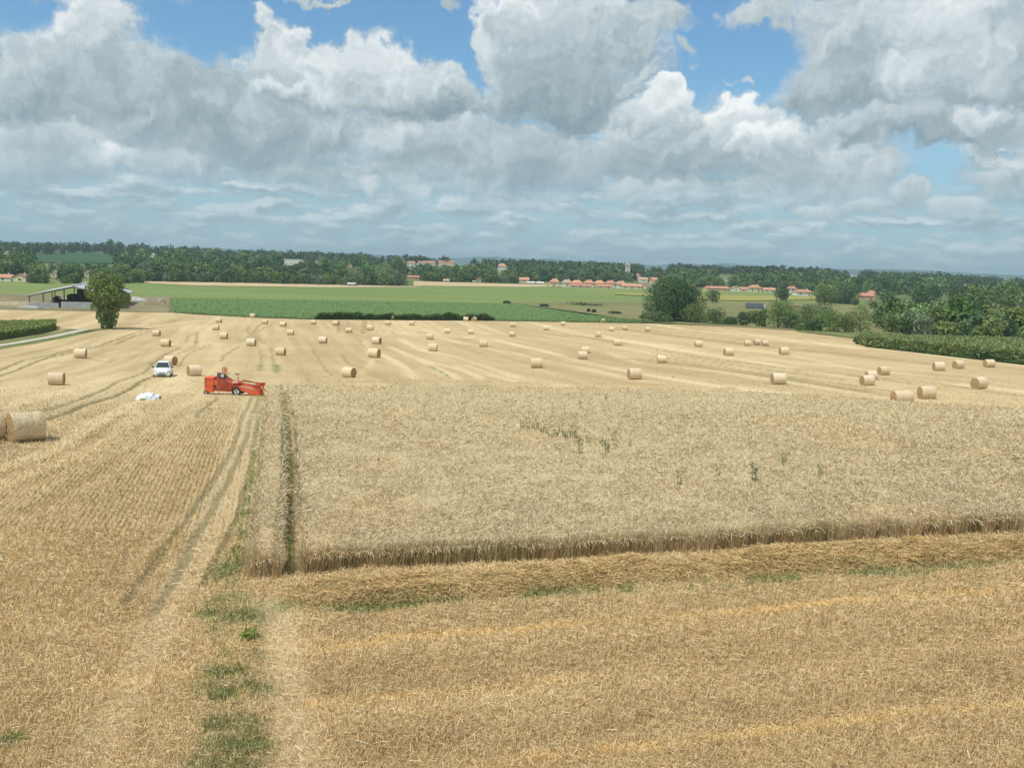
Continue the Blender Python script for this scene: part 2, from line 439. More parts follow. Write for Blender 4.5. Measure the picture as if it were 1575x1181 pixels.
# far hills on the horizon
def far_hills(name, dist, base, peaks, col):
    m = noisy(name + '_surface', col, 0.95, 0.1, 0.15, 0.002, coord='w')
    aa = np.radians(np.linspace(-50, 50, 240)); vs = []
    for k, f in ((0, 0.0), (1, 0.55), (2, 1.0), (3, 0.6), (4, 0.0)):
        dd = dist + (k - 2) * 450
        prof = base + peaks * (0.5 + 0.5 * rot_noise(aa * 30, aa * 0 + 3.3, 3.0, 5, 3)) + peaks * 0.25 * rot_noise(aa * 90, aa * 0 + 1.3, 1.5, 6, 3)
        vs.append(np.stack([dd * np.sin(aa), dd * np.cos(aa), -12 + (prof + 12) * f], -1))
    V = np.concatenate(vs); n = 240
    F = [(k * n + i, k * n + i + 1, (k + 1) * n + i + 1, (k + 1) * n + i) for k in range(4) for i in range(n - 1)]
    o = link(name, np_mesh(name, V, np.array(F), m, smooth=True)); tag(o, kind='structure')
far_hills('distant_hills', 7600, 16, 50, (0.07, 0.11, 0.09))

# ------------------------------------------------------------------ wear, rows and painted wheel gap shade on the stubble, as lines on the ground
def pl(*pts): return np.array(pts, float)
LN = []   # (polyline px, half width m, kind, strength)
def dark(w, s, *p): LN.append((pl(*p), w, 'dark', s))
def light(w, s, *p): LN.append((pl(*p), w, 'light', s))
def green(w, s, *p): LN.append((pl(*p), w, 'green', s))
def bare(w, s, *p): LN.append((pl(*p), w, 'bare', s))
def gold(w, s, *p): LN.append((pl(*p), w, 'gold', s))
def brown(w, s, *p): LN.append((pl(*p), w, 'brown', s))
# left, wheel tracks
dark(.28, .9, (-40, 583), (0, 570), (33, 556), (80, 546), (120, 537), (160, 530), (190, 519), (215, 510), (245, 507))
dark(.28, .9, (-20, 585), (22, 571), (45, 562), (75, 550), (115, 541), (165, 532), (180, 530), (205, 518), (235, 510))
dark(.22, .8, (60, 636), (90, 626), (140, 608), (180, 588), (222, 574), (232, 562), (256, 545), (277, 534))
dark(.24, 1., (62, 650), (100, 637), (150, 618), (185, 606), (215, 588), (240, 578))
dark(.2, .6, (269, 547), (285, 540), (301, 533)); dark(.2, .6, (273, 566), (286, 547), (300, 540), (325, 530))
dark(.25, .7, (303, 511), (303, 520), (301, 531)); dark(.25, .5, (291, 516), (288, 522), (285, 529))
dark(.22, .6, (378, 510), (384, 502), (392, 498)); dark(.22, .6, (390, 511), (396, 503), (403, 497)); dark(.3, .5, (378, 510), (392, 518), (410, 530))
dark(.25, .6, (340, 556), (346, 547), (355, 541), (368, 533)); dark(.3, .4, (366, 528), (385, 516), (405, 505), (424, 497))
dark(.2, .5, (400, 536), (402, 550), (401, 567)); dark(.22, .55, (416, 536), (420, 550), (424, 567), (424, 575))
green(.5, .8, (401, 562), (401, 570)); green(.6, .9, (423, 562), (425, 572)); green(.5, .8, (233, 565), (238, 559))
dark(.2, .5, (481, 538), (490, 552), (509, 579)); dark(.2, .6, (524, 547), (532, 556), (542, 564)); dark(.2, .4, (552, 524), (567, 539), (580, 548))
for xx in (522, 535, 559, 563): dark(.3, .5, (xx, 494), (xx - 1, 504), (xx - 2, 513))
green(.28, 1., (658, 563), (676, 571), (685, 577), (693, 583))
dark(.5, .4, (0, 522 + 30), (60, 540), (130, 521), (190, 510), (250, 503)); dark(.6, .35, (130, 517), (200, 505), (280, 494), (330, 489))
dark(.5, .35, (0, 500 - 12), (120, 486), (220, 488), (280, 486))
dark(.7, .5, (180, 500), (240, 497), (300, 489)); light(.8, .6, (150, 512), (235, 503), (300, 494), (345, 489))
light(1.0, .5, (-20, 602), (60, 590), (150, 574), (205, 560), (240, 540), (262, 528)); light(.8, .5, (0, 628), (80, 606), (150, 588), (200, 572))
light(.6, .4, (100, 575), (140, 563), (180, 550), (215, 541)); dark(.5, .35, (90, 560), (130, 552), (165, 558), (180, 550))
light(.5, .5, (196, 622), (206, 632), (213, 640), (205, 650), (180, 662))
# right, swaths fading to the far edge
light(1.6, .9, (790, 492), (812, 496), (865, 508), (914, 518), (960, 524), (1040, 533))
light(1.0, 1., (600, 512), (700, 518), (741, 521), (782, 528), (848, 544), (960, 570), (1035, 584), (1130, 599), (1216, 606))
light(.9, .8, (652, 515), (721, 530), (799, 546), (891, 566), (1000, 590))
light(.6, .9, (700, 562), (741, 584)); light(.7, .8, (716, 562), (786, 586)); light(.8, .8, (640, 536), (700, 548), (799, 582))
light(1.3, .8, (700, 493), (710, 496), (746, 514)); light(1.0, .7, (738, 501), (779, 516), (840, 524))
brown(1.6, .55, (770, 524), (815, 532), (865, 541), (930, 552)); dark(1.6, .35, (840, 514), (912, 520), (960, 530))
light(.7, .8, (617, 523), (635, 533), (651, 541), (674, 543), (720, 554)); light(.9, .6, (645, 493), (660, 505), (673, 516)); light(.9, .7, (655, 493), (675, 504), (694, 515), (720, 518))
light(.8, .6, (618, 493), (628, 503), (636, 513)); light(.7, .8, (585, 544), (607, 556), (625, 569), (635, 582)); light(.7, .9, (625, 547), (674, 561), (720, 572), (800, 588))
light(.7, .8, (600, 534), (640, 551), (680, 571), (706, 584)); light(.5, .5, (560, 524), (575, 552), (560, 575)); light(.5, .5, (590, 500), (600, 508), (592, 516))
for k in range(9): light(.5, .45, (566 + k * 9, 492), (569 + k * 10.5, 503), (575 + k * 13, 514))
light(1.8, 1., (985, 497), (1003, 498), (1058, 508), (1178, 518), (1240, 527), (1320, 536))
light(1.3, 1., (920, 516), (940, 521), (1035, 537), (1150, 554), (1240, 571), (1348, 584), (1490, 594), (1575, 604), (1800, 622))
light(1.0, .7, (940, 543), (988, 561), (1111, 573), (1240, 592), (1310, 605), (1378, 616), (1575, 628), (1900, 655))
light(.8, .6, (940, 565), (1000, 575), (1080, 590)); light(.6, .5, (960, 530), (1100, 545), (1300, 566))
for k, (w_, s_) in enumerate([(.25, .7), (.25, .6), (.25, .6), (.25, .5)]): dark(w_, s_, (1000, 537 + 5 * k), (1102, 553 + 5 * k), (1240, 572 + 6 * k), (1400, 590 + 8 * k))
dark(1.3, .5, (940, 505), (1040, 517), (1150, 530), (1300, 545), (1450, 562)); dark(1.0, .5, (960, 552), (1060, 562), (1190, 580), (1330, 603))
dark(.8, .4, (1170, 508), (1250, 513), (1318, 522)); light(1.0, .8, (1292, 532), (1400, 542), (1575, 563), (1750, 585)); light(1.0, .7, (1100, 507), (1220, 522), (1305, 531))
light(.8, .7, (1254, 555), (1321, 569), (1436, 580), (1575, 590)); dark(.8, .4, (1220, 567), (1321, 579), (1450, 592), (1575, 610))
# left foreground: straw swaths and rows towards the plot combine
light(.45, .8, (-60, 742), (0, 725), (95, 690), (178, 636), (205, 622), (245, 606)); light(.5, .8, (-60, 770), (0, 747), (111, 706), (178, 677), (210, 645))
brown(.5, .6, (-60, 756), (0, 736), (100, 700), (185, 655), (200, 636)); light(.4, .5, (-60, 812), (0, 782), (95, 738), (222, 671), (311, 608))
brown(.3, .6, (-60, 850), (0, 814), (159, 725), (267, 665), (330, 617)); brown(.4, .4, (-60, 700), (60, 670), (150, 640), (190, 620), (300, 585))
light(.3, .5, (-60, 862), (0, 826), (150, 745), (262, 672), (318, 625)); dark(.12, .8, (300, 642), (335, 612)); light(.8, .5, (236, 606), (300, 590))
brown(.5, .55, (235, 860), (262, 800), (300, 740), (335, 680)); brown(.5, .4, (160, 900), (215, 860), (260, 800)); brown(.4, .4, (420, 640), (418, 645))
light(.2, .7, (203, 880), (262, 812), (318, 752), (352, 690), (372, 640), (380, 612)); light(.2, .7, (244, 880), (292, 812), (338, 740), (368, 680), (390, 612))
light(.14, .8, (300, 905), (345, 830), (378, 750), (396, 670), (401, 618)); light(.14, .7, (322, 900), (358, 830), (386, 750), (398, 690))
dark(.11, .65, (190, 935), (245, 862), (285, 802), (322, 752), (360, 690), (388, 612)); dark(.12, .75, (236, 945), (270, 892), (310, 812), (350, 742), (377, 680), (398, 612))
green(.08, .3, (270, 892), (310, 812), (350, 742), (377, 680)); green(.08, .3, (245, 862), (285, 802), (322, 752))
dark(.10, .8, (312, 905), (336, 860), (365, 800), (386, 720), (402, 630))
bare(.42, .72, (110, 1220), (160, 1130), (205, 1050), (235, 985), (268, 915), (300, 858), (330, 800), (355, 745), (378, 680), (396, 615))
bare(.45, .8, (470, 1220), (452, 1120), (440, 1040), (430, 975), (428, 930))
green(.30, .95, (403, 604), (401, 660), (395, 740), (382, 820), (362, 890), (345, 905)); green(.35, .8, (396, 605), (401, 612), (402, 628))
green(.55, .42, (362, 925), (372, 1000), (352, 1060), (360, 1120), (345, 1200)); green(.3, .35, (330, 935), (400, 950), (450, 940))
dark(.16, 1., (437, 600), (440, 630), (443, 660), (447, 720), (448, 780), (447, 840), (449, 885)); green(.12, .8, (436, 600), (442, 660), (446, 720), (446, 780), (444, 840), (446, 885))  # dark line paints the wheat's shade on the wheel gap floor, with green growth
# foreground right: gold straw lines, green regrowth along the windrow
green(.34, .8, (470, 940), (560, 938), (760, 921), (900, 912), (1100, 904), (1250, 890), (1400, 878), (1575, 862), (1800, 840))
gold(.16, 1., (480, 1005), (560, 993), (640, 985), (740, 978), (830, 970)); gold(.17, 1., (800, 972), (905, 966), (1000, 955), (1130, 945), (1280, 932), (1400, 925), (1575, 908), (1800, 890))
gold(.15, .9, (740, 1190), (820, 1172), (900, 1165), (1060, 1150), (1200, 1130), (1400, 1105), (1575, 1088), (1800, 1060)); gold(.4, .5, (330, 1010), (400, 1000), (490, 996))
gold(.3, .4, (150, 1060), (260, 1040), (340, 1050)); gold(.25, .4, (370, 1020), (470, 1030)); gold(.2, .5, (480, 1090), (700, 1075), (900, 1050)) 
brown(.9, .5, (480, 975), (700, 958), (1000, 938), (1300, 915), (1575, 890)); brown(.9, .45, (480, 1060), (800, 1025), (1200, 990), (1575, 950)); brown(.8, .5, (600, 1150), (900, 1110), (1300, 1060), (1575, 1030))
light(.7, .35, (480, 1110), (700, 1100), (900, 1085), (1150, 1060), (1400, 1035)); light(.5, .4, (0, 960), (100, 975), (200, 980), (300, 960))
brown(.6, .4, (420, 590), (560, 589), (620, 586), (760, 592), (900, 590), (1060, 596), (1200, 603)); brown(.35, .7, (590, 589), (625, 585)); brown(.35, .8, (780, 590), (830, 587)); brown(.35, .8, (840, 592), (920, 588), (960, 592), (1080, 596)); brown(.4, .6, (460, 592), (520, 586))
MOUND = pl((474, 920), (600, 913), (760, 902), (900, 891), (1100, 879), (1250, 868), (1400, 860), (1575, 850), (1800, 836))
PATCH = [(352, 1040, 38, 14), (345, 1072, 24, 12), (395, 1062, 40, 9), (372, 952, 46, 11), (330, 950, 30, 9), (430, 935, 30, 8), (395, 985, 14, 8), (370, 1155, 50, 14), (330, 1125, 24, 8), (20, 1150, 24, 9), (1350, 884, 60, 9),
         (350, 880, 20, 16), (375, 862, 14, 16), (480, 870, 10, 6)]
def seg_dist(x, y, poly):
    best = np.full(x.shape, 1e9)
    for a, b_ in zip(poly[:-1], poly[1:]):
        dx_, dy_ = b_[0] - a[0], b_[1] - a[1]; L2 = dx_ * dx_ + dy_ * dy_ + 1e-9
        t = np.clip(((x - a[0]) * dx_ + (y - a[1]) * dy_) / L2, 0, 1)
        best = np.minimum(best, (x - a[0] - t * dx_) ** 2 + (y - a[1] - t * dy_) ** 2)
    return np.sqrt(best)
LNW = [(unproj(p_[:, 0], p_[:, 1])[:, :2], w, k, s) for p_, w, k, s in LN]
MOUNDW = unproj(MOUND[:, 0], MOUND[:, 1])[:, :2]
MOUND2 = unproj(*np.array([(425, 590.5), (500, 589.5), (560, 589), (600, 587), (680, 590), (780, 590), (850, 588), (900, 591), (960, 592), (1060, 597), (1120, 600)]).T)[:, :2]
PATCHW = []
for cx, cy, rx, ry in PATCH:
    c0 = unproj(cx, cy); PATCHW.append((c0[0], c0[1], abs(unproj(cx + rx, cy)[0] - c0[0]), abs(unproj(cx, cy - ry)[1] - c0[1])))
# direction of the drill rows = direction of the standing crop's left edge
e0 = unproj(408, 640); e1 = unproj(388, 860); KROW = (e0[0] - e1[0]) / (e0[1] - e1[1])

C_STUB, C_LIGHT, C_DARK = arr((0.585, 0.45, 0.255)), arr((0.775, 0.63, 0.39)), arr((0.20, 0.17, 0.08))
C_BROWN, C_GOLD, C_BARE, C_GREEN = arr((0.45, 0.33, 0.175)), arr((0.76, 0.56, 0.27)), arr((0.60, 0.465, 0.28)), arr((0.22, 0.24, 0.09))
def _nrm(p, q):
    a_, b_ = unproj(*p)[:2], unproj(*q)[:2]; d_ = b_ - a_; d_ /= np.linalg.norm(d_); return (-d_[1], d_[0])
SWN = _nrm((760, 524), (1130, 599)); SWL = _nrm((300, 534), (80, 640))
def field_look(x, y):
    """colour and masks of the harvested field at world points"""
    x = np.asarray(x, float); y = np.asarray(y, float)
    m = {k: np.zeros_like(x) for k in ('dark', 'light', 'green', 'bare', 'gold', 'brown')}
    jf = np.clip((y - 20) / 60, 0.28, 2.5); jx = x + 0.2 * rot_noise(x, y, 1.4, 1) * jf; jy = y + 0.2 * rot_noise(x, y, 1.7, 2) * jf
    patchy = 0.5 + 0.5 * rot_noise(x, y, 1.1, 3)
    patchy2 = 0.5 + 0.5 * rot_noise(x, y, 0.8, 4)
    cr = x * SWN[0] + y * SWN[1]; alg = -x * SWN[1] + y * SWN[0]; crl = x * SWL[0] + y * SWL[1]; all_ = -x * SWL[1] + y * SWL[0]
    sw = sst(-42, -18, x); streak = sw * rot_noise(alg * .05, cr, 1.3, 20, 3) + (1 - sw) * rot_noise(all_ * .05, crl, 1.3, 21, 3)
    stwide = sw * rot_noise(alg * .04, cr, 6.5, 22, 3) + (1 - sw) * rot_noise(all_ * .04, crl, 5.0, 23, 3)
    for poly, w, k, s in LNW:
        mid = poly.mean(0)[1]; grow = max(1.0, mid / 950 / w) if w < .5 else 1.0
        wid = w * grow
        lo = poly.min(0) - 3 * wid; hi = poly.max(0) + 3 * wid
        sel = (x > lo[0]) & (x < hi[0]) & (y > lo[1]) & (y < hi[1])
        if not sel.any(): continue
        d = seg_dist(jx[sel], jy[sel], poly)
        v = s * (1 - sst(wid * 0.55, wid * 1.5, d))
        if k == 'light': v = .82 * v * (0.42 + 0.5 * sst(-0.45, 0.25, streak[sel]))
        if k == 'green': v = v * (0.15 + 0.85 * sst(0.38, 0.66, patchy2[sel]))
        if k in ('gold', 'brown'): v = v * (0.35 + 0.65 * sst(0.3, 0.65, patchy[sel]))
        m[k][sel] = np.maximum(m[k][sel], v)
    for cx, cy, rx, ry in PATCHW:
        sel = (abs(x - cx) < 2.4 * rx) & (abs(y - cy) < 2.4 * ry)
        if not sel.any(): continue
        r = np.sqrt(((jx[sel] - cx) / rx) ** 2 + ((jy[sel] - cy) / ry) ** 2)
        m['green'][sel] = np.maximum(m['green'][sel], 0.72 * (1 - sst(0.2, 1.7, r + 1.5 * (0.5 - patchy[sel]))))
    dm = seg_dist(x + 0.3 * rot_noise(x, y, 1.2, 8), y + 0.45 * rot_noise(x, y, 1.5, 9), MOUNDW)
    mound = (1 - sst(0.35, 1.10, dm)) * (0.60 + 0.8 * rot_noise(x, y, 1.0, 10, 3))
    mound = np.clip(mound, 0, 1) * sst(MOUNDW[0][0] - 1.0, MOUNDW[0][0] + 1.6, x + .5 * rot_noise(x, y, .6, 41))
    sel = (y > 90) & (y < 160)
    if sel.any():
        dm2 = seg_dist(x[sel], y[sel] + 1.2 * rot_noise(x[sel], y[sel] * 0, 3.0, 61), MOUND2)
        mound[sel] = np.maximum(mound[sel], (1 - sst(0.4, 1.5, dm2)) * sst(0.42, 0.75, 0.5 + 0.5 * rot_noise(x[sel], y[sel] * .3, 2.6, 62, 3)) * .95)
    rows = 0.5 + 0.5 * np.cos(2 * np.pi * (x - KROW * y) / 0.17 + 0.5 * rot_noise(x, y, 2.0, 12, 2))
    rowamp = (1 - sst(60, 110, y)) * sst(25, 33, y) * (0.4 + 0.6 * sst(-.3, .3, rot_noise(x, y, 6, 13, 2)))
    big = rot_noise(x, y, 9, 14, 4); mid_ = rot_noise(x, y, 0.9, 15, 4); fine = rot_noise(x, y, 0.16, 16, 3)
    s1 = rot_noise((x - KROW * y), y * 0.06, 1.1, 17, 3)
    t = 0.53 + 0.20 * big + 0.10 * mid_ + 0.10 * fine * (y < 120) + 0.22 * s1 * (1 - sst(100, 150, y)) * sst(26, 34, y)
    # far swaths keep the lie of the combine's passes
    far_ = sst(70, 120, y)
    t = t + (0.30 * streak + 0.34 * stwide) * far_ * 1.15 - 0.27 * sst(85, 130, y)
    t = np.clip(t, 0, 1)[..., None]
    c = np.where(t < 0.5, lerp(C_BROWN, C_STUB, t * 2), lerp(C_STUB, C_LIGHT, t * 2 - 1))
    c = c * (1 - 0.30 * (rows ** 2 * rowamp))[..., None]
    for k, cc in (('brown', C_BROWN), ('light', C_LIGHT), ('bare', C_BARE), ('gold', C_GOLD), ('dark', C_DARK), ('green', C_GREEN)):
        a = m[k][..., None] * (0.9 if k != 'dark' else 0.85)
        c = lerp(c, cc, a)
    mc = lerp(arr((0.50, 0.345, 0.15)), arr((0.66, 0.49, 0.235)), np.clip(0.5 + 0.8 * mid_, 0, 1)[..., None])
    mc = np.where((y > 90)[..., None], arr((0.47, 0.335, 0.175)), mc)
    c = lerp(c, mc, np.clip(mound * 1.6, 0, 1)[..., None])
    return c, m, mound, rowamp

def px_interp(pts):
    pts = np.array(pts, float); return lambda v: np.interp(v, pts[:, 0], pts[:, 1])
def band_mesh(name, x0, x1, step, nrow, low, high, dz, mat, colf=None, micro=None, rowpow=1.0, smooth=True, kind='structure', heightf=None):
    """sheet on the terrain between two outlines given in photograph columns"""
    cx = np.arange(x0, x1 + step, step); lo = low(cx); hi = high(cx)
    t = np.linspace(0, 1, nrow) ** rowpow
    PX = np.repeat(cx[:, None], nrow, 1); PY = lo[:, None] + (hi - lo)[:, None] * t[None]
    Wp = unproj(PX, PY); x, y, z = Wp[..., 0], Wp[..., 1], Wp[..., 2]
    z = z + dz
    col = None
    if heightf is not None: z = z + heightf(x, y, PX, PY)
    if colf is not None: col, dzz = colf(x, y); z = z + dzz; col = col.reshape(-1, 3)
    n, k = x.shape; I = np.arange(n * k).reshape(n, k)
    F = np.stack([I[:-1, :-1], I[1:, :-1], I[1:, 1:], I[:-1, 1:]], -1).reshape(-1, 4)
    o = link(name, np_mesh(name, np.stack([x, y, z], -1).reshape(-1, 3), F, mat, col, smooth)); tag(o, kind=kind)
    return o

far_edge = px_interp([(-500, 452), (0, 476), (130, 476), (260, 481), (300, 484), (390, 489), (480, 492), (620, 493), (760, 494), (1000, 498), (1130, 503), (1240, 510), (1322, 521), (1330, 534), (1575, 562), (2000, 612)])
M_stub = attr_mat('stubble_ground', 0.95, 0.30, 9.0, 0.8, 14.0)
def stub_col(x, y):
    c, m, mound, ra = field_look(x, y)
    near = 1 - sst(70, 120, y)
    dz = 0.29 * mound + near * (0.035 * rot_noise(x, y, 0.35, 30, 3) + 0.05 * rot_noise(x, y, 1.6, 31, 2)) + 0.10 * mound * rot_noise(x, y, 0.3, 32, 3)
    dz = dz - 0.07 * np.clip(m['dark'] + m['bare'], 0, 1) * near
    dz = dz - 0.03 * ra * (0.5 + 0.5 * np.cos(2 * np.pi * (x - KROW * y) / 0.17))
    return c, dz
low_edge = px_interp([(-500, 1480), (2100, 1480)])
STUB = band_mesh('stubble_field', -440, 2010, 2.4, 640, low_edge, far_edge, 0.06, M_stub, stub_col, rowpow=0.93)

# ------------------------------------------------------------------ fields beyond
def field_mat(name, c1, c2, sc1, stretch=(1, 1, 1), rough=0.9, amp=0.25, kr=0.25):
    m, q, b = mat_new(name, rough, 0.1)
    p = q.v('MULTIPLY', wpos(q), stretch)
    n = q.noise(p, sc1, 6, 0.6); f = q.noise(wpos(q), 1.3, 5, 0.75)
    cc = q.mix(q.mr(n, 0.3, 0.7), (*c1, 1), (*c2, 1), 'RGBA')
    q.put(b.inputs['Base Color'], scl(q, cc, q.mr(f, 0.3, 0.7, 1 - amp, 1 + amp, 'LINEAR')))
    bump(q, b, f, 0.6, 0.3)
    return m
M_gl = field_mat('pale_green_crop', (0.165, 0.23, 0.07), (0.22, 0.265, 0.09), 0.02, (0.3, 1, 1))
M_gd = field_mat('green_maize', (0.045, 0.12, 0.036), (0.075, 0.155, 0.05), 0.03, (0.3, 1, 1), amp=0.35)
M_tan = field_mat('cut_straw_strip', (0.50, 0.385, 0.22), (0.58, 0.46, 0.28), 0.03, (0.2, 1, 1))
M_yel = field_mat('sunflower_heads', (0.36, 0.31, 0.085), (0.27, 0.29, 0.085), 0.05, (0.2, 1, 1), amp=0.4)
M_mead = field_mat('rough_meadow', (0.17, 0.185, 0.07), (0.25, 0.225, 0.11), 0.035, (0.4, 1, 1))
M_rub = field_mat('yard_earth', (0.30, 0.25, 0.16), (0.18, 0.175, 0.085), 0.09, (0.6, 1, 1), amp=0.4)
M_slope = field_mat('hillside_crop', (0.035, 0.085, 0.035), (0.05, 0.105, 0.04), 0.01, (0.3, 1, 1))
PI_ = px_interp
top_far = PI_([(-500, 416), (0, 432), (210, 434), (400, 437.5), (640, 440), (860, 441), (1000, 443), (1250, 452), (1320, 462), (1500, 470), (2000, 500)])
f_mid = PI_([(-500, 432), (0, 453), (256, 457), (262, 461), (640, 467), (790, 469), (1000, 470), (1250, 480), (1600, 500)])
band_mesh('pale_crop_field', -500, 1330, 14, 26, f_mid, top_far, 0.10, M_gl)
band_mesh('yard_ground', -500, 262, 8, 16, PI_([(-500, 452.5), (0, 476.5), (262, 481.5)]), PI_([(-500, 431), (0, 452), (262, 457)]), 0.14, M_rub)
band_mesh('cut_strip', 222, 640, 8, 6, PI_([(222, 436), (300, 440), (520, 443), (640, 442)]), PI_([(222, 433.5), (400, 436.0), (560, 439.5), (640, 441)]), 0.30, M_tan)
band_mesh('cut_strip', 636, 870, 8, 6, PI_([(636, 440), (800, 442), (870, 441)]), PI_([(636, 433), (700, 435), (870, 439.5)]), 0.30, M_tan)
band_mesh('meadow', 790, 1420, 8, 20, PI_([(790, 467), (900, 482), (1000, 497), (1130, 503), (1240, 510), (1322, 521), (1420, 530)]), PI_([(790, 465.5), (1000, 464), (1250, 466), (1420, 470)]), 0.16, M_mead)
band_mesh('sunflower_strip', 945, 1250, 8, 6, PI_([(945, 453.5), (1060, 461), (1150, 464), (1250, 462)]), PI_([(945, 451.5), (1060, 454), (1150, 456), (1250, 456.5)]), 0.5, M_yel)
band_mesh('meadow', 640, 1330, 12, 10, PI_([(640, 463), (800, 466), (1000, 466), (1330, 472)]), PI_([(640, 458), (800, 459), (1000, 461), (1330, 466)]), 0.12, M_gl)
band_mesh('hillside_field', 50, 175, 6, 10, PI_([(50, 404), (175, 406)]), PI_([(50, 390), (100, 388), (175, 391)]), 0.4, M_slope)

# ------------------------------------------------------------------ crops with height: a closed body and leaves on it
def crop(name, label_kind, x0, x1, step, nrow, low, high, height, colbody, colA, colB, nleaf, llen, wmin, seed, mat_leaf, droop=0.6, spots=None, hole=None):
    r = np.random.default_rng(seed)
    mb = noisy(name + '_body', colbody, 0.95, 0.05, 0.3, 1.5, coord='w')
    def inside(PX, PY):
        l, h_ = low(PX), high(PX)
        return sst(0, 0.04, (l - PY) / np.maximum(l - h_, .1))  * sst(x0, x0 + step, PX) * (1 - sst(x1 - step, x1, PX))
    def hf(x, y, PX, PY):
        return -0.05 + height * 0.80 * np.clip(inside(PX, PY) * 30, 0, 1) * (1 + 0.16 * rot_noise(x, y, 1.5, seed))
    body = band_mesh(name, x0, x1, step, nrow, low, high, 0.02, mb, heightf=hf, kind='stuff', smooth=False)
    px = r.uniform(x0, x1, nleaf); t = r.random(nleaf); py = low(px) + (high(px) - low(px)) * t
    edge = r.random(nleaf) < 0.25
    py = np.where(edge, low(px) + (high(px) - low(px)) * 0.03 * r.random(nleaf), py)
    Wp = unproj(px, py); d = np.linalg.norm(Wp[:, :2], axis=1)
    z0 = np.where(edge, r.uniform(0.1, 0.9, nleaf), r.uniform(0.75, 0.95, nleaf)) * height
    P0 = Wp + np.stack([0 * z0, np.where(edge, -0.15, 0) , z0], -1)
    dirs = r.normal(size=(nleaf, 3)); dirs[:, 2] = np.abs(dirs[:, 2]) * 0.8 + 0.35; dirs /= np.linalg.norm(dirs, axis=1)[:, None]
    L = llen * r.uniform(0.6, 1.3, nleaf); w = np.maximum(wmin, 0.0011 * d) * r.uniform(0.7, 1.3, nleaf)
    k = r.random((nleaf, 1)) ** 1.3; col = lerp(arr(colA), arr(colB), k) * r.uniform(0.75, 1.25, (nleaf, 1))
    if spots is not None:
        s = (r.random(nleaf) < spots[0]) & ~edge; col[s] = arr(spots[1]) * r.uniform(0.7, 1.3, (s.sum(), 1)); L[s] = spots[2]; w[s] = spots[2] * 0.8
    V, F, C = strips(P0, dirs, L, w, col, droop, 2)
    lv = link('leaves', np_mesh('leaves', V, F, mat_leaf, C), body); lv['kind'] = 'stuff'
    return body
M_leaf = attr_mat('crop_leaf', 0.6, 0.15, 3.0, trans=0.25, spec=0.3)
crop('sunflower_crop', '', -90, 86, 3, 24, PI_([(-90, 537), (0, 524), (60, 514.5), (86, 508)]), PI_([(-90, 505), (0, 504), (60, 503), (86, 502)]), 1.5, (0.10, 0.16, 0.045), (0.14, 0.22, 0.055), (0.30, 0.37, 0.12), 26000, 0.4, 0.14, 41, M_leaf, spots=(0.45, (0.50, 0.46, 0.12), 0.28))
crop('maize_crop', '', 1316, 1900, 4, 30, PI_([(1316, 529), (1330, 533), (1575, 559), (1900, 597)]), PI_([(1316, 527), (1400, 531), (1575, 535), (1900, 545)]), 2.1, (0.07, 0.12, 0.04), (0.12, 0.19, 0.06), (0.42, 0.48, 0.21), 48000, 0.6, 0.12, 42, M_leaf)
crop('green_field', '', 258, 1002, 6, 40, PI_([(258, 480), (300, 482.5), (390, 487.5), (480, 490.5), (620, 491.5), (760, 492.5), (1002, 497)]), PI_([(258, 459), (640, 465), (790, 467.5), (900, 484), (1002, 496)]), 0.3, (0.125, 0.20, 0.07), (0.118, 0.19, 0.066), (0.14, 0.215, 0.08), 9000, 0.18, 0.14, 43, M_leaf)
# verge and farm lane on the left
def ribbon(name, pts, w0, w1, dz, mat, kind='structure'):
    Pw = unproj(np.array(pts)[:, 0], np.array(pts)[:, 1])[:, :2]
    t = np.linspace(0, len(Pw) - 1, 12 * len(Pw)); X = np.interp(t, range(len(Pw)), Pw[:, 0]); Y = np.interp(t, range(len(Pw)), Pw[:, 1])
    dX, dY = np.gradient(X), np.gradient(Y); L = np.hypot(dX, dY); nx, ny = -dY / L, dX / L
    ws = np.linspace(-w0, w1, 5); V = []
    for i in range(len(X)):
        for w in ws:
            x, y = X[i] + nx[i] * w, Y[i] + ny[i] * w; V.append((x, y, float(ground_h(x, y)) + dz))
    F = [(i * 5 + k, (i + 1) * 5 + k, (i + 1) * 5 + k + 1, i * 5 + k + 1) for i in range(len(X) - 1) for k in range(4)]
    o = link(name, np_mesh(name, np.array(V), np.array(F), mat, smooth=True)); tag(o, kind=kind); return o
M_verge = field_mat('verge_grass', (0.13, 0.18, 0.055), (0.22, 0.23, 0.09), 0.2)
M_lane = noisy('pale_gravel', (0.52, 0.46, 0.37), 0.95, 0.1, 0.12, 0.8, coord='w')
LANE = [(-120, 551), (0, 532.5), (40, 526), (80, 519), (108, 513), (124, 509.5), (132, 508)]
ribbon('grass_verge', LANE, 2.6, 3.4, 0.10, M_verge); ribbon('grass_verge', [(118, 513), (140, 508.5), (170, 505)], 1.6, 1.0, 0.10, M_verge)
ribbon('lane', LANE, .9, .9, 0.16, M_lane); ribbon('lane', [(132, 508), (118, 507), (95, 506.5)], 1.0, 1.6, 0.17, M_lane)
# grassy margin between the stubble and the shrubs on the right
band_mesh('grass_margin', 1225, 1345, 5, 8, PI_([(1225, 510.5), (1322, 522), (1345, 529)]), PI_([(1225, 501), (1345, 511)]), 0.22, M_verge)

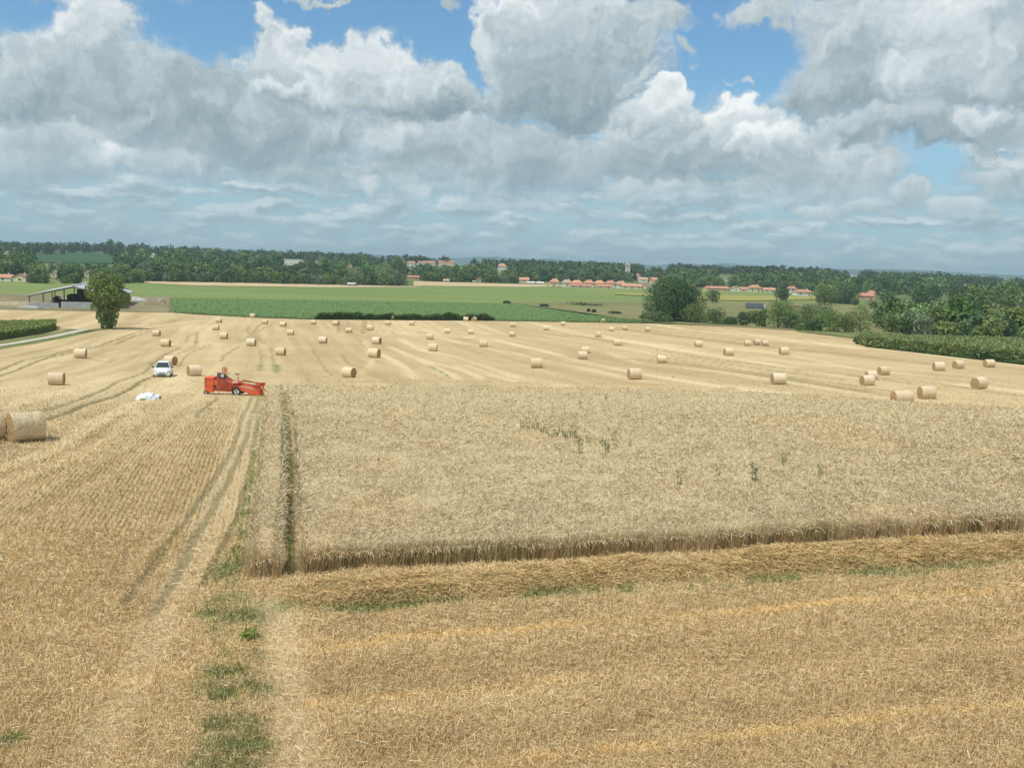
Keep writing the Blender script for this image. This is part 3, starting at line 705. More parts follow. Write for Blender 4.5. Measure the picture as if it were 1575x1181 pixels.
# ------------------------------------------------------------------ standing wheat
WH = 0.70
wl = np.array([(600, 412.5), (660, 406), (720, 400), (800, 392), (892, 385), (1000, 380)], float)   # (row, column) of the left edge
front = PI_([(380, 893), (436, 892), (462, 887), (560, 878), (750, 868), (900, 860), (1000, 855), (1110, 849), (1250, 839), (1400, 829), (1575, 820), (1950, 797)])
back = PI_([(380, 600), (700, 602), (900, 603), (1100, 608), (1250, 616), (1575, 640), (1950, 672)])
TRAM = unproj(*np.array([(437, 596), (440, 630), (443, 660), (447, 720), (448, 780), (447, 840), (449, 890), (450, 905)]).T)[:, :2]
def wheat_in(px, py, x, y, pad=0.0):
    L = np.interp(py, wl[:, 0], wl[:, 1])
    mpp = np.maximum(y, 5) / 1600.0
    a = (px - L) * mpp + 0.06 * rot_noise(x, y, .5, 51)
    fr = (front(px) - py) * (y * y / (8.0 * 1600.0)) + (0.16 * rot_noise(x, y, .8, 52) + 0.16 * rot_noise(x, y, .28, 152, 2)) * (0.6 + 0.9 * sst(700, 1100, px))
    bk = (py - back(px))
    dt = seg_dist(x, y, TRAM) - 0.20 - 0.10 * sst(34, 27, y) + 0.04 * rot_noise(x, y, .6, 53)
    return np.minimum(np.minimum(a, fr), np.minimum(bk, dt)) - pad
def wheat_h(x, y, PX, PY):
    s = wheat_in(PX, PY, x, y, 0.05)
    return -0.1 + (WH * 0.80 + 0.05 * rot_noise(x, y, .8, 54)) * sst(0, 0.10, s) * (1 - 0.45 * (rot_noise(x, y, 3.2, 55, 3) > 0.62) * (PX > 1000))
M_wbody = noisy('wheat_straw_body', (0.50, 0.40, 0.24), 0.95, 0.05, 0.35, 9.0, coord='w', bmp=0.6)
cxs = lambda f: f
wheat = band_mesh('wheat_crop', 372, 1940, 2.0, 240, lambda v: front(v) + 6, lambda v: back(v) - 1, 0.06, M_wbody, heightf=wheat_h, kind='stuff', smooth=False)
tag(wheat, 'ripe standing wheat behind the cut strip, pale heads over brown stems', 'wheat')
M_ear = attr_mat('wheat_ear', 0.8, 0.12, 20.0, trans=0.15, spec=0.2)
def wheat_ears(n, seed):
    r = np.random.default_rng(seed)
    px = r.uniform(376, 1720, n); t = r.random(n); py = back(px) + (front(px) - back(px)) * t
    Wp = unproj(px, py, 0.0); x, y = Wp[:, 0], Wp[:, 1]
    s = wheat_in(px, py, x, y); keep = (s > -0.06) & ((seg_dist(x, y, TRAM) > 0.23) | (r.random(n) < .02)) & ((px > 470) | (s > 0)); Wp, s, px = Wp[keep], s[keep], px[keep]; x, y = Wp[:, 0], Wp[:, 1]; n = len(Wp)
    d = np.linalg.norm(Wp[:, :2], axis=1)
    rg = rot_noise(x, y, 3.2, 55, 3) > 0.62; low = np.where(rg & (px > 1000), 0.78, 1.0)
    ht = WH * (0.80 + 0.16 * r.random(n) + 0.05 * rot_noise(x, y, 1.3, 56)) * low
    P0 = Wp + np.stack([r.normal(0, .02, n), r.normal(0, .02, n), ht - 0.16], -1)
    a = r.uniform(0, 2 * np.pi, n) ; tl = r.uniform(0.4, 1.8, n)
    dirs = np.stack([np.cos(a) * tl + 0.25, np.sin(a) * tl, np.ones(n)], -1); dirs /= np.linalg.norm(dirs, axis=1)[:, None]
    ht_e = s < 0.12; dirs[ht_e, 1] -= 0.5; dirs[ht_e] /= np.linalg.norm(dirs[ht_e], axis=1)[:, None]
    L = r.uniform(0.13, 0.25, n) * np.clip(d / 40, 1, 1.3) * np.where(ht_e, 1.5, 1); w = np.maximum(0.012, 0.00060 * d) * r.uniform(0.7, 1.4, n)
    k = r.random((n, 1)); big = (0.5 + 0.5 * rot_noise(x, y, 7, 57))[:, None]
    col = lerp(arr((0.49, 0.385, 0.235)), arr((0.80, 0.69, 0.475)), np.clip(k * 0.8 + 0.25 * big, 0, 1)) * (0.95 + 0.1 * big)
    col = lerp(col, arr((0.67, 0.555, 0.36)) * (0.95 + 0.1 * big), (sst(38, 95, d) * 0.65)[:, None]); br = r.random(n) < 0.08; col[br] *= arr((0.62, 0.55, 0.45))
    yel = sst(0.1, 0.6, rot_noise(x, y, 5, 58, 3))[:, None] * 0.35; col = lerp(col, col * arr((1.05, .96, .78)), yel)
    gp = (r.random(n) < 0.012 + 0.3 * ((seg_dist(x, y, TRAM) < 0.30) & (rot_noise(x, y, 1.5, 44) > -.1))); col[gp] = arr((0.14, 0.19, 0.07)) * r.uniform(.7, 1.4, (gp.sum(), 1))
    return strips(P0, dirs, L, w, col, r.uniform(0.6, 2.4, n), 3, tipw=0.6)
V, F, C = wheat_ears(460000, 61)
o = link('ears', np_mesh('ears', V, F, M_ear, C), wheat); o['kind'] = 'stuff'
def wheat_stems(n, seed):
    r = np.random.default_rng(seed)
    # along the front edge, the left edge and both sides of the wheel gap
    m_ = n // 30
    px = np.concatenate([r.uniform(380, 1720, n), np.zeros(m_)]); py = np.concatenate([front(px[:n]) + 2 - 15 * r.random(n), np.zeros(m_)])
    yy = 600 + 292 * r.random(m_) ** 0.6
    L = np.interp(yy, wl[:, 0], wl[:, 1]); side = r.random(m_) < 0.45; mp_ = np.interp(yy, [600, 700, 800, 892], [92, 53, 34, 26]) / 1600.; tcx = np.interp(yy, [596, 630, 660, 720, 780, 840, 890], [437, 440, 443, 447, 448, 447, 449])
    px[n:] = np.where(side, L + 7 * r.random(m_), tcx + np.sign(r.random(m_) - .5) * (0.20 + 0.06 * r.random(m_)) / mp_); py[n:] = yy
    Wp = unproj(px, py); x, y = Wp[:, 0], Wp[:, 1]; s = wheat_in(px, py, x, y); keep = (s > -0.03) & (s < 0.13) & (seg_dist(x, y, TRAM) > 0.2); Wp = Wp[keep]; n = len(Wp); y = Wp[:, 1]; x = Wp[:, 0]
    d = np.linalg.norm(Wp[:, :2], axis=1)
    a = r.uniform(0, 2 * np.pi, n); tl = np.abs(r.normal(0, 0.22, n))
    dirs = np.stack([np.cos(a) * tl, np.sin(a) * tl - 0.03, np.ones(n)], -1); dirs /= np.linalg.norm(dirs, axis=1)[:, None]
    P0 = Wp + np.stack([0 * x, 0 * x, 0 * x + 0.03], -1)
    L = WH * r.uniform(0.5, 1.02, n); w = np.maximum(0.008, 0.0006 * d) * r.uniform(0.7, 1.3, n)
    k = r.random((n, 1)); pn = (0.5 + 0.5 * rot_noise(x * 3, y * 0, 1.0, 59, 3))[:, None]
    col = lerp(arr((0.42, 0.29, 0.155)), arr((0.80, 0.65, 0.40)), np.clip(0.65 * k + 0.35 * pn, 0, 1))
    gp = r.random(n) < 0.04 + 0.30 * (rot_noise(x, y * 0, 1.3, 60, 2) > 0.35); col[gp] = lerp(col[gp], arr((0.16, 0.19, 0.07)), .75)
    return strips(P0, dirs, L, w, col, r.uniform(0.0, 0.5, n), 3, side=np.stack([np.ones(n), r.normal(0, .25, n), 0 * x], -1), tipw=0.7)
V, F, C = wheat_stems(60000, 62)
o = link('stems', np_mesh('stems', V, F, M_ear, C), wheat); o['kind'] = 'stuff'

# ------------------------------------------------------------------ stubble stalks and loose straw
M_straw = attr_mat('straw_stalk', 0.7, 0.10, 20.0, trans=0.12, spec=0.25)
def scatter_px(n, seed, xr=(-70, 1660), yr=(560, 1240), ypow=1.0):
    r = np.random.default_rng(seed); px = r.uniform(*xr, n); py = yr[1] - (yr[1] - yr[0]) * r.random(n) ** ypow
    kp = (py > 680) | (r.random(n) < ((py - 560) / 120.) ** 1.3); px, py = px[kp], py[kp]
    Wp = unproj(px, py); s = wheat_in(px, py, Wp[:, 0], Wp[:, 1]); k = (s < -0.02) | (py > front(px) + 2) | (px < 360)
    Wp = Wp[k]; return r, Wp, px[k], py[k]
def base_z(Wp, mound):
    W = Wp.copy(); x, y = W[:, 0], W[:, 1]; near = 1 - sst(70, 120, y)
    W[:, 2] += 0.06 + 0.29 * mound + near * (0.035 * rot_noise(x, y, 0.35, 30, 3) + 0.05 * rot_noise(x, y, 1.6, 31, 2)) + 0.10 * mound * rot_noise(x, y, 0.3, 32, 3); return W
def stubble(n, seed):
    r, Wp, px, py = scatter_px(n, seed)
    x, y = Wp[:, 0], Wp[:, 1]
    # standing stalks sit in the drill rows on the left
    S = x - KROW * y; row = np.round(S / 0.17) * 0.17 + r.normal(0, 0.02, len(x))
    inrow = (y > 26 + 3 * r.random(len(x))) & (px < 420); x = np.where(inrow, row + KROW * y, x); Wp[:, 0] = x
    c, m, mound, ra = field_look(x, y)
    keep = r.random(len(x)) > 0.9 * np.clip(m['bare'] + 0.7 * m['dark'], 0, 1); Wp, x, y, c, mound = Wp[keep], x[keep], y[keep], c[keep], mound[keep]; m = {k: v[keep] for k, v in m.items()}
    n = len(x); Wb = base_z(Wp, mound); d = np.linalg.norm(Wp[:, :2], axis=1)
    lft = (y > 29) & (x < KROW * y - 2 * 0 + 0 * x + e1[0] - KROW * e1[1]); stand = r.random(n) < np.where(mound > 0.15, 0.12, np.where(lft, 0.78, 0.62))
    gr = r.random(n) < m['green'] * 0.6; stand |= gr
    a = r.uniform(0, 2 * np.pi, n); al = lft & ~stand; a[al] = np.arctan2(1, KROW) + r.normal(0, .35, al.sum())
    up_ = np.where(stand, r.uniform(0.9, 2.6, n), r.normal(0.04, 0.14, n) + 0.10 * mound)
    dirs = np.stack([np.cos(a), np.sin(a), up_], -1); dirs /= np.linalg.norm(dirs, axis=1)[:, None]
    L = np.where(stand, r.uniform(0.07, 0.17, n) * np.where(lft, .8, 1), r.uniform(0.08, 0.24, n) * np.where(lft, .75, 1)); L = np.where(gr, r.uniform(0.06, 0.2, n), L)
    w = np.maximum(0.006, 0.00058 * d) * r.uniform(0.7, 1.35, n)
    k = r.random((n, 1))
    v = np.where(stand[:, None], lerp(0.90, 1.35, k), lerp(1.0, 1.5, k ** 1.5)); col = c * v
    warm = r.random(n) < 0.10; col[warm] = lerp(col[warm], col[warm] * arr((1.08, 0.90, 0.66)), .9)
    wh = (r.random(n) < 0.035) & ~stand; col[wh] = arr((0.86, 0.78, 0.60))
    dk = r.random(n) < 0.06; col[dk] *= 0.65
    col[gr] = arr((0.15, 0.21, 0.065)) * r.uniform(0.7, 1.6, (gr.sum(), 1)) + arr((0.10, 0.06, 0.02)) * r.random((gr.sum(), 1))
    Wb[:, 2] += np.where(stand, 0, 0.015 + 0.05 * r.random(n) * (1 + 2 * mound))
    return strips(Wb, dirs, L, w, np.clip(col, 0, .9), np.where(stand, 0.1, 0.25), 1, tipw=0.8)
V, F, C = stubble(500000, 71)
o = link('straw_stubble', np_mesh('straw_stubble', V, F, M_straw, C)); tag(o, 'cut stubble stalks and loose straw over the near field', 'stubble', kind='stuff')
def windrow(n, seed):
    """long curved straws heaped in the swath before the standing crop"""
    r = np.random.default_rng(seed); i = r.uniform(0, len(MOUNDW) - 1.001, n); k0 = i.astype(int); f = (i - k0)[:, None]
    p = MOUNDW[k0] * (1 - f) + MOUNDW[k0 + 1] * f + np.stack([r.normal(0, .3, n), r.normal(0, .55, n)], -1)
    x, y = p[:, 0], p[:, 1]; c, m, mound, ra = field_look(x, y); keep = mound > 0.06; x, y, mound = x[keep], y[keep], mound[keep]; n = len(x)
    Wb = base_z(np.stack([x, y, ground_h(x, y)], -1), mound); Wb[:, 2] += r.uniform(0, 0.06, n)
    a = r.normal(0.1, 0.9, n) + np.pi * (r.random(n) < .5); dirs = np.stack([np.cos(a), np.sin(a), r.normal(0.35, 0.3, n)], -1); dirs /= np.linalg.norm(dirs, axis=1)[:, None]
    L = r.uniform(0.12, 0.36, n); w = np.maximum(0.005, 0.00045 * y) * r.uniform(.7, 1.3, n); k = r.random((n, 1))
    col = lerp(arr((0.40, 0.25, 0.10)), arr((0.80, 0.62, 0.33)), k); g_ = r.random(n) < .05; col[g_] = arr((0.16, 0.2, 0.06))
    return strips(Wb, dirs, L, w, col, r.uniform(0.5, 2.2, n), 3, tipw=0.8)
V, F, C = windrow(110000, 72)
o = link('straw_windrow', np_mesh('straw_windrow', V, F, M_straw, C)); tag(o, 'heaped swath of cut straw along the front of the standing wheat', 'straw swath', kind='stuff')

# ================================================================== things
def project(p):
    v = Vector(p) - Vector((0, 0, CAMZ)); z = v.dot(fw)
    return (W0 / 2 + F0 * v.dot(rt) / z, H0 / 2 - F0 * v.dot(up) / z)
def proj_np(x, y, z):
    v = np.stack([x, y, z - CAMZ], -1); d = v @ np.array(fw)
    return W0 / 2 + F0 * (v @ np.array(rt)) / d, H0 / 2 - F0 * (v @ np.array(up)) / d

# ------------------------------------------------------------------ foliage
def foliage_mat(name, trans=0.30, hue=0.12):
    m, q, b = mat_new(name, 0.65, 0.25)
    a = q.n('ShaderNodeAttribute', attribute_name='Col').outputs['Color']
    r = q.n('ShaderNodeObjectInfo').outputs['Random']
    tint = q.ramp(r, [(0.0, (0.60, 0.74, 0.85)), (0.35, (0.95, 0.97, 1.0)), (0.7, (1.35, 1.2, 1.0)), (1.0, (0.8, 1.0, 0.75))])
    col = q.mix(1.0, a, tint, 'RGBA', 'MULTIPLY')
    q.put(b.inputs['Base Color'], col)
    t = q.n('ShaderNodeBsdfTranslucent'); q.put(t.inputs[0], col)
    ms = q.n('ShaderNodeMixShader'); ms.inputs[0].default_value = trans
    q.nt.links.new(b.outputs[0], ms.inputs[1]); q.nt.links.new(t.outputs[0], ms.inputs[2])
    q.nt.links.new(ms.outputs[0], [n for n in q.nt.nodes if n.type == 'OUTPUT_MATERIAL'][0].inputs[0])
    return m
M_fol = foliage_mat('broadleaf_foliage')
M_bark = noisy('tree_bark', (0.11, 0.085, 0.06), 0.95, 0.1, 0.3, 2.0, bmp=0.5)
def leaf_cards(Cn, size, col, r, outward=None):
    n = len(Cn); nn = r.normal(size=(n, 3))
    if outward is not None: nn = nn * 0.42 + outward
    nn /= np.linalg.norm(nn, axis=1)[:, None]
    u = np.cross(nn, r.normal(size=(n, 3))); u /= np.linalg.norm(u, axis=1)[:, None]; v = np.cross(nn, u)
    s = size[:, None] if not np.isscalar(size) else size
    s = s * r.uniform(0.55, 1.25, (n, 1))
    V = np.stack([Cn - u * s, Cn - v * s * 0.6, Cn + u * s, Cn + v * s * 0.6], 1).reshape(-1, 3)
    F = np.arange(4 * n).reshape(n, 4); return V, F, np.repeat(col, 4, 0)
def crown_pts(shape, H, R, zlo, nq, r, lobes=11):
    """points and normals through lobes; shape 'round','oval','cone','vase','low'"""
    L = []
    for i in range(lobes):
        t = (i + 0.5) / lobes; z = zlo + (H - zlo) * (0.12 + 0.76 * t)
        prof = {'round': math.sin(math.pi * (0.10 + 0.80 * t)) ** 0.6, 'oval': math.sin(math.pi * (0.12 + 0.80 * t)) ** 0.8, 'cone': 1.05 - t, 'vase': (0.30 + 0.9 * t) * (1.0 if t < .8 else .8), 'low': math.sqrt(max(0.05, 1 - t * t))}[shape]
        a = 2.4 * i + r.uniform(-.5, .5); off = R * prof * r.uniform(0.30, 0.62)
        rr = R * prof * r.uniform(0.42, 0.62) + 0.05 * R
        L.append((off * math.cos(a), off * math.sin(a), z, rr, rr * r.uniform(0.62, 0.9), r.uniform(0.78, 1.24)))
    L.append((0, 0, zlo + (H - zlo) * 0.5, R * 0.55, (H - zlo) * 0.36, 1.0))
    w = np.array([l[3] ** 2 for l in L]); w /= w.sum(); idx = r.choice(len(L), nq, p=w); LL = np.array(L)[idx]
    d = r.normal(size=(nq, 3)); d /= np.linalg.norm(d, axis=1)[:, None]; d[:, 2] = np.where(d[:, 2] < -0.55, -d[:, 2], d[:, 2])
    rad = r.uniform(0.60, 1.06, nq) ** 0.45
    P = LL[:, :3] + d * np.stack([LL[:, 3], LL[:, 3], LL[:, 4]], -1) * rad[:, None]
    q_ = np.percentile(np.hypot(P[:, 0], P[:, 1]), 96); P[:, :2] *= R / q_
    a_, b_ = np.percentile(P[:, 2], 1.5), np.percentile(P[:, 2], 98.5); P[:, 2] = zlo + (P[:, 2] - a_) / (b_ - a_) * (H - zlo)
    return P, d, LL[:, 5:6]
def crown_mesh(shape, H, R, zlo, nq, size, cA, cB, seed, lobes=11):
    r = np.random.default_rng(seed); P, d, tone = crown_pts(shape, H, R, zlo, nq, r, lobes)
    P[:, 2] = np.maximum(P[:, 2], 0.15)
    col = lerp(arr(cA), arr(cB), r.random((nq, 1)) ** 1.2) * tone
    V, F, C = leaf_cards(P, size, col, r, d * 0.9)
    return np_mesh('crown', V, F, M_fol, C)
def trunk_mesh(H, r0, zlo, R, seed, lean=0.0):
    r = random.Random(seed); mb = MB(); top = (lean, 0, H * 0.75)
    mb.tube([(0, 0, -0.3), (lean * .2, 0, zlo * .6 + .1), (lean * .5, 0, (zlo + H) * .35), top], [r0 * 1.25, r0, r0 * .7, r0 * .25], 8)
    for k in range(5):
        a = k * 1.26 + r.random(); z = zlo + (H - zlo) * (0.05 + .1 * k)
        mb.tube([(0, 0, z), (math.cos(a) * R * .3, math.sin(a) * R * .3, z + H * .1), (math.cos(a) * R * .62, math.sin(a) * R * .62, z + H * .22)], [r0 * .5, r0 * .32, r0 * .12], 6)
    return mb.build('trunk', M_bark, smooth=True, meshonly=True)
def plant_tree(name, loc, crown, trunk, label, cat, group=None, sc=(1, 1, 1), rz=0.0):
    o = link(name, None); o.location = loc; o.rotation_euler = (0, 0, rz); o.scale = sc; o.empty_display_size = .5
    tag(o, label, cat, group); link('crown', crown, o)
    if trunk is not None: link('trunk', trunk, o)
    return o
gA, gB = (0.10, 0.160, 0.052), (0.24, 0.32, 0.12)
dA, dB = (0.065, 0.115, 0.045), (0.130, 0.200, 0.080)
wA, wB = (0.16, 0.21, 0.12), (0.30, 0.36, 0.22)

def named_tree(px, py, wpx, hpx, shape, cols, nq, label, name='broadleaf_tree', cat='tree', zlo=0.12, seed=1, size=None, group=None, lobes=13, r0=None, dy=0.0):
    loc = at(px, py); d = loc.y; H = hpx * d / 1600; R = wpx * d / 3200; loc.y += R * dy; loc.z = float(ground_h(loc.x, loc.y))
    size = size or max(0.10, d / 1600 * 1.15)
    cm = crown_mesh(shape, H, R, H * zlo, nq, size, cols[0], cols[1], seed, lobes)
    tm = trunk_mesh(H, r0 or max(0.12, H * 0.028), H * zlo, R, seed)
    return plant_tree(name, loc, cm, tm, label, cat, group)
named_tree(166, 506, 59, 82, 'vase', (gA, gB), 11000, 'bushy green tree standing alone in the stubble before the open barn', zlo=0.04, seed=11, size=0.27, lobes=26)
named_tree(1036, 494, 92, 64, 'round', (gA, gB), 20000, 'broad round tree at the back corner of the stubble field', zlo=0.03, seed=12, lobes=30, size=0.30)
named_tree(1096, 466, 24, 19, 'round', (gA, gB), 1500, 'small round tree before the yellow strip, left of the taller lollipop tree', seed=13)
named_tree(1203, 467, 24, 27, 'round', (dA, gB), 1800, 'dark round tree on a bare trunk before the orange roofs', seed=14, zlo=0.2)
named_tree(1268, 470, 40, 32, 'round', (gA, gB), 2500, 'wide green tree with a visible trunk at the right end of the village', seed=15, zlo=0.18)
named_tree(1300, 468, 44, 32, 'round', (dA, gB), 2500, 'dense dark tree just right of the wide trunked tree', seed=16)
named_tree(590, 440, 42, 29, 'round', (wA, wB), 2200, 'pale silvery willow, the largest of those before the cut strip', name='willow_tree', seed=17, zlo=0.02)
named_tree(546, 438, 38, 26, 'round', (wA, wB), 1800, 'pale silvery willow rising behind the small grey hut', name='willow_tree', seed=18, zlo=0.04)
named_tree(612, 440, 28, 20, 'low', (wA, (0.14, 0.19, 0.10)), 1400, 'low pale willow at the right end of the willows', name='willow_tree', seed=19, zlo=0.02)
named_tree(480, 437, 36, 26, 'round', (wA, (0.13, 0.185, 0.09)), 1600, 'pale grey green tree at the left end of the willows', name='willow_tree', seed=20, zlo=0.04)
named_tree(38, 408, 32, 30, 'round', ((0.05, 0.08, 0.035), (0.12, 0.16, 0.075)), 1600, 'big rounded pale green tree left of the hillside field', seed=21, zlo=0.03)
named_tree(170, 394, 15, 25, 'oval', (dA, dB), 900, 'tallest dark tree on the ridge at the right end of the hillside field', seed=22)
named_tree(184, 394, 14, 21, 'oval', (dA, dB), 800, 'dark ridge tree close to the right of the tallest one', seed=23)
named_tree(205, 394, 14, 17, 'round', (dA, dB), 700, 'dark ridge tree standing apart at the right of the tall pair', seed=24)
named_tree(44, 389, 14, 15, 'round', (dA, dB), 700, 'dark tree on the ridge above the pale rounded tree', seed=25)
named_tree(57, 389, 14, 15, 'round', (dA, dB), 700, 'dark tree at the left end of the ridge hedge over the hillside field', seed=26)
named_tree(76, 390, 20, 16, 'round', (dA, dB), 800, 'broad dark tree in the ridge hedge above the hillside field', seed=27)
named_tree(558, 398, 16, 12, 'round', (dA, dB), 700, 'dark dome of a tree standing above the middle of the ridge', seed=28)
named_tree(970, 431, 7, 17, 'cone', ((0.014, 0.035, 0.016), (0.04, 0.07, 0.03)), 500, 'dark conifer at the left foot of the church tower', name='conifer_tree', seed=29)
named_tree(976, 432, 7, 14, 'cone', ((0.014, 0.035, 0.016), (0.04, 0.07, 0.03)), 500, 'dark conifer right of the church tower', name='conifer_tree', seed=30)
named_tree(891, 425, 9, 22, 'cone', ((0.014, 0.035, 0.016), (0.04, 0.07, 0.03)), 500, 'tall dark conifer above the row of village roofs', name='conifer_tree', seed=31)
# shrubs along the edge of the stubble on the right
for i, (x, y, w, h, lab) in enumerate([
    (1070, 497, 40, 24, 'dark shrub spreading from the right foot of the broad round tree'), (1100, 499, 30, 20, 'low shrub second to the right of the broad round tree'),
    (1010, 496, 40, 13, 'low hedge bush at the left foot of the broad round tree'), (1122, 500, 18, 10, 'smallest tuft of a bush between broad tree and field shrubs'),
    (1142, 501, 22, 17, 'green bush alone at the stubble edge below the yellow strip'), (1172, 503, 16, 22, 'narrow upright pale shrub at the stubble edge'),
    (1196, 505, 36, 34, 'tall dark shrub right of the narrow upright one'), (1238, 508, 34, 32, 'tall green shrub at the stubble edge with a smaller one in front'), (1216, 506, 24, 22, 'shrub filling the gap between the two tall field shrubs'),
    (1276, 511, 36, 28, 'green shrub at the stubble edge left of the margin grass'), (1229, 509, 9, 8, 'tiny bush at the foot of the tall green shrub'),
    (1252, 510, 26, 16, 'low shrub between tall green shrub and margin grass'), (1300, 512, 30, 24, 'shrub at the left start of the right hand wood'), (1206, 502, 40, 30, 'rounded shrub behind the tall dark one at the stubble edge'), (1262, 503, 40, 30, 'broad shrub behind the row left of the margin grass'), (1322, 512, 44, 36, 'tall bushy shrub where the maize begins'), (1160, 498, 24, 16, 'low shrub behind the narrow upright pale one')]):
    named_tree(x, y, w * 1.22, h * 1.22, 'round' if h > 15 else 'low', (gA, gB) if i % 2 else (dA, gB), 2200, lab, name='shrub', cat='shrub', zlo=0.02, seed=50 + i, lobes=9, group='shrubs along the stubble edge')
for i, (x, y, w, h, lab) in enumerate([(779, 467, 12, 4, 'flat dark bush at the corner of the green field and meadow'), (836, 472, 16, 4, 'flat dark bush on the meadow right of the corner bush'), (905, 480, 6, 5, 'small round bush at the meadow edge, left of its twin'),
    (913, 481, 8, 5, 'small round bush at the meadow edge, right of its twin'), (945, 483, 24, 4, 'long flat bush at the meadow edge near the broad tree'), (900, 470, 70, 4, 'long dark reedy strip lying on the pale meadow'), (990, 490, 16, 6, 'scrubby bush left of the broad round tree')]):
    named_tree(x, y, w, h, 'low', (dA, (0.07, 0.10, 0.035)), 500, lab, name='bush', cat='bush', zlo=0.02, seed=70 + i, lobes=8)
# the dark hedge at the back edge of the stubble
def hedge(name, x0, x1, y0, y1, Hm, depth, nq, label, seed, cols, size):
    r = np.random.default_rng(seed); a = at(x0, y0); c = at(x1, y1); n = nq
    t = r.random(n); x = a.x + (c.x - a.x) * t; yb = a.y + (c.y - a.y) * t
    hh = Hm * (0.75 + 0.35 * rot_noise(x, x * 0, 2.2, seed, 3)) * (0.5 + 0.5 * np.minimum(sst(0, 0.02, t), 1 - sst(0.95, 1.0, t)))
    u = r.random(n); zz = hh * np.where(r.random(n) < .4, 1 - 0.15 * u, u); yy = yb + depth * r.random(n) * 1.0
    front_ = (zz < hh * .8); yy = np.where(front_, yb + 0.5 * r.random(n) * depth * .5, yy)
    z = ground_h(x, yy) + zz
    col = lerp(arr(cols[0]), arr(cols[1]), r.random((n, 1)) ** 1.2) * (1 + 0.25 * rot_noise(x, yy, 2.5, seed + 1))[:, None]
    cen = Vector(((a.x + c.x) / 2, (a.y + c.y) / 2, 0)); cen.z = float(ground_h(cen.x, cen.y))
    V, F, C = leaf_cards(np.stack([x, yy, z], -1) - np.array(cen), size, col, r)
    o = link(name, np_mesh(name, V, F, M_fol, C)); o.location = cen; tag(o, label, 'hedge'); return o
hedge('hedge', 484, 760, 490.5, 493, 2.0, 4, 12000, 'long dark green hedge along the back edge of the stubble field', 81, ((0.07, 0.12, 0.04), (0.16, 0.25, 0.08)), 0.34)
hedge('hedge', 1318, 1560, 530, 557, 1.45, 3, 12000, 'rough dark hedge of weeds along the front of the maize on the right', 82, (dA, (0.17, 0.22, 0.085)), 0.26)

# ------------------------------------------------------------------ houses
def tile_mat(name, c): return noisy(name, c, 0.85, 0.2, 0.22, 1.2, bmp=0.3, objrand=0.12)
M_tile = [tile_mat('clay_tiles_orange', (0.56, 0.29, 0.185)), tile_mat('clay_tiles_red', (0.47, 0.235, 0.165)), tile_mat('clay_tiles_faded', (0.50, 0.34, 0.26))]
M_wall = [noisy('render_cream', (0.72, 0.64, 0.46), 0.9, 0.2, 0.07, 0.8), noisy('render_white', (0.78, 0.76, 0.70), 0.9, 0.2, 0.06, 0.8), noisy('render_ochre', (0.60, 0.42, 0.27), 0.9, 0.2, 0.08, 0.8)]
M_glass = noisy('window_glass', (0.05, 0.06, 0.07), 0.15, 0.5, 0.1, 2)
M_wood = noisy('painted_shutter', (0.28, 0.20, 0.14), 0.7, 0.3, 0.15, 4)
M_grey = noisy('grey_sheet_roof', (0.47, 0.49, 0.53), 0.55, 0.4, 0.12, 0.6)
HOUSES = []
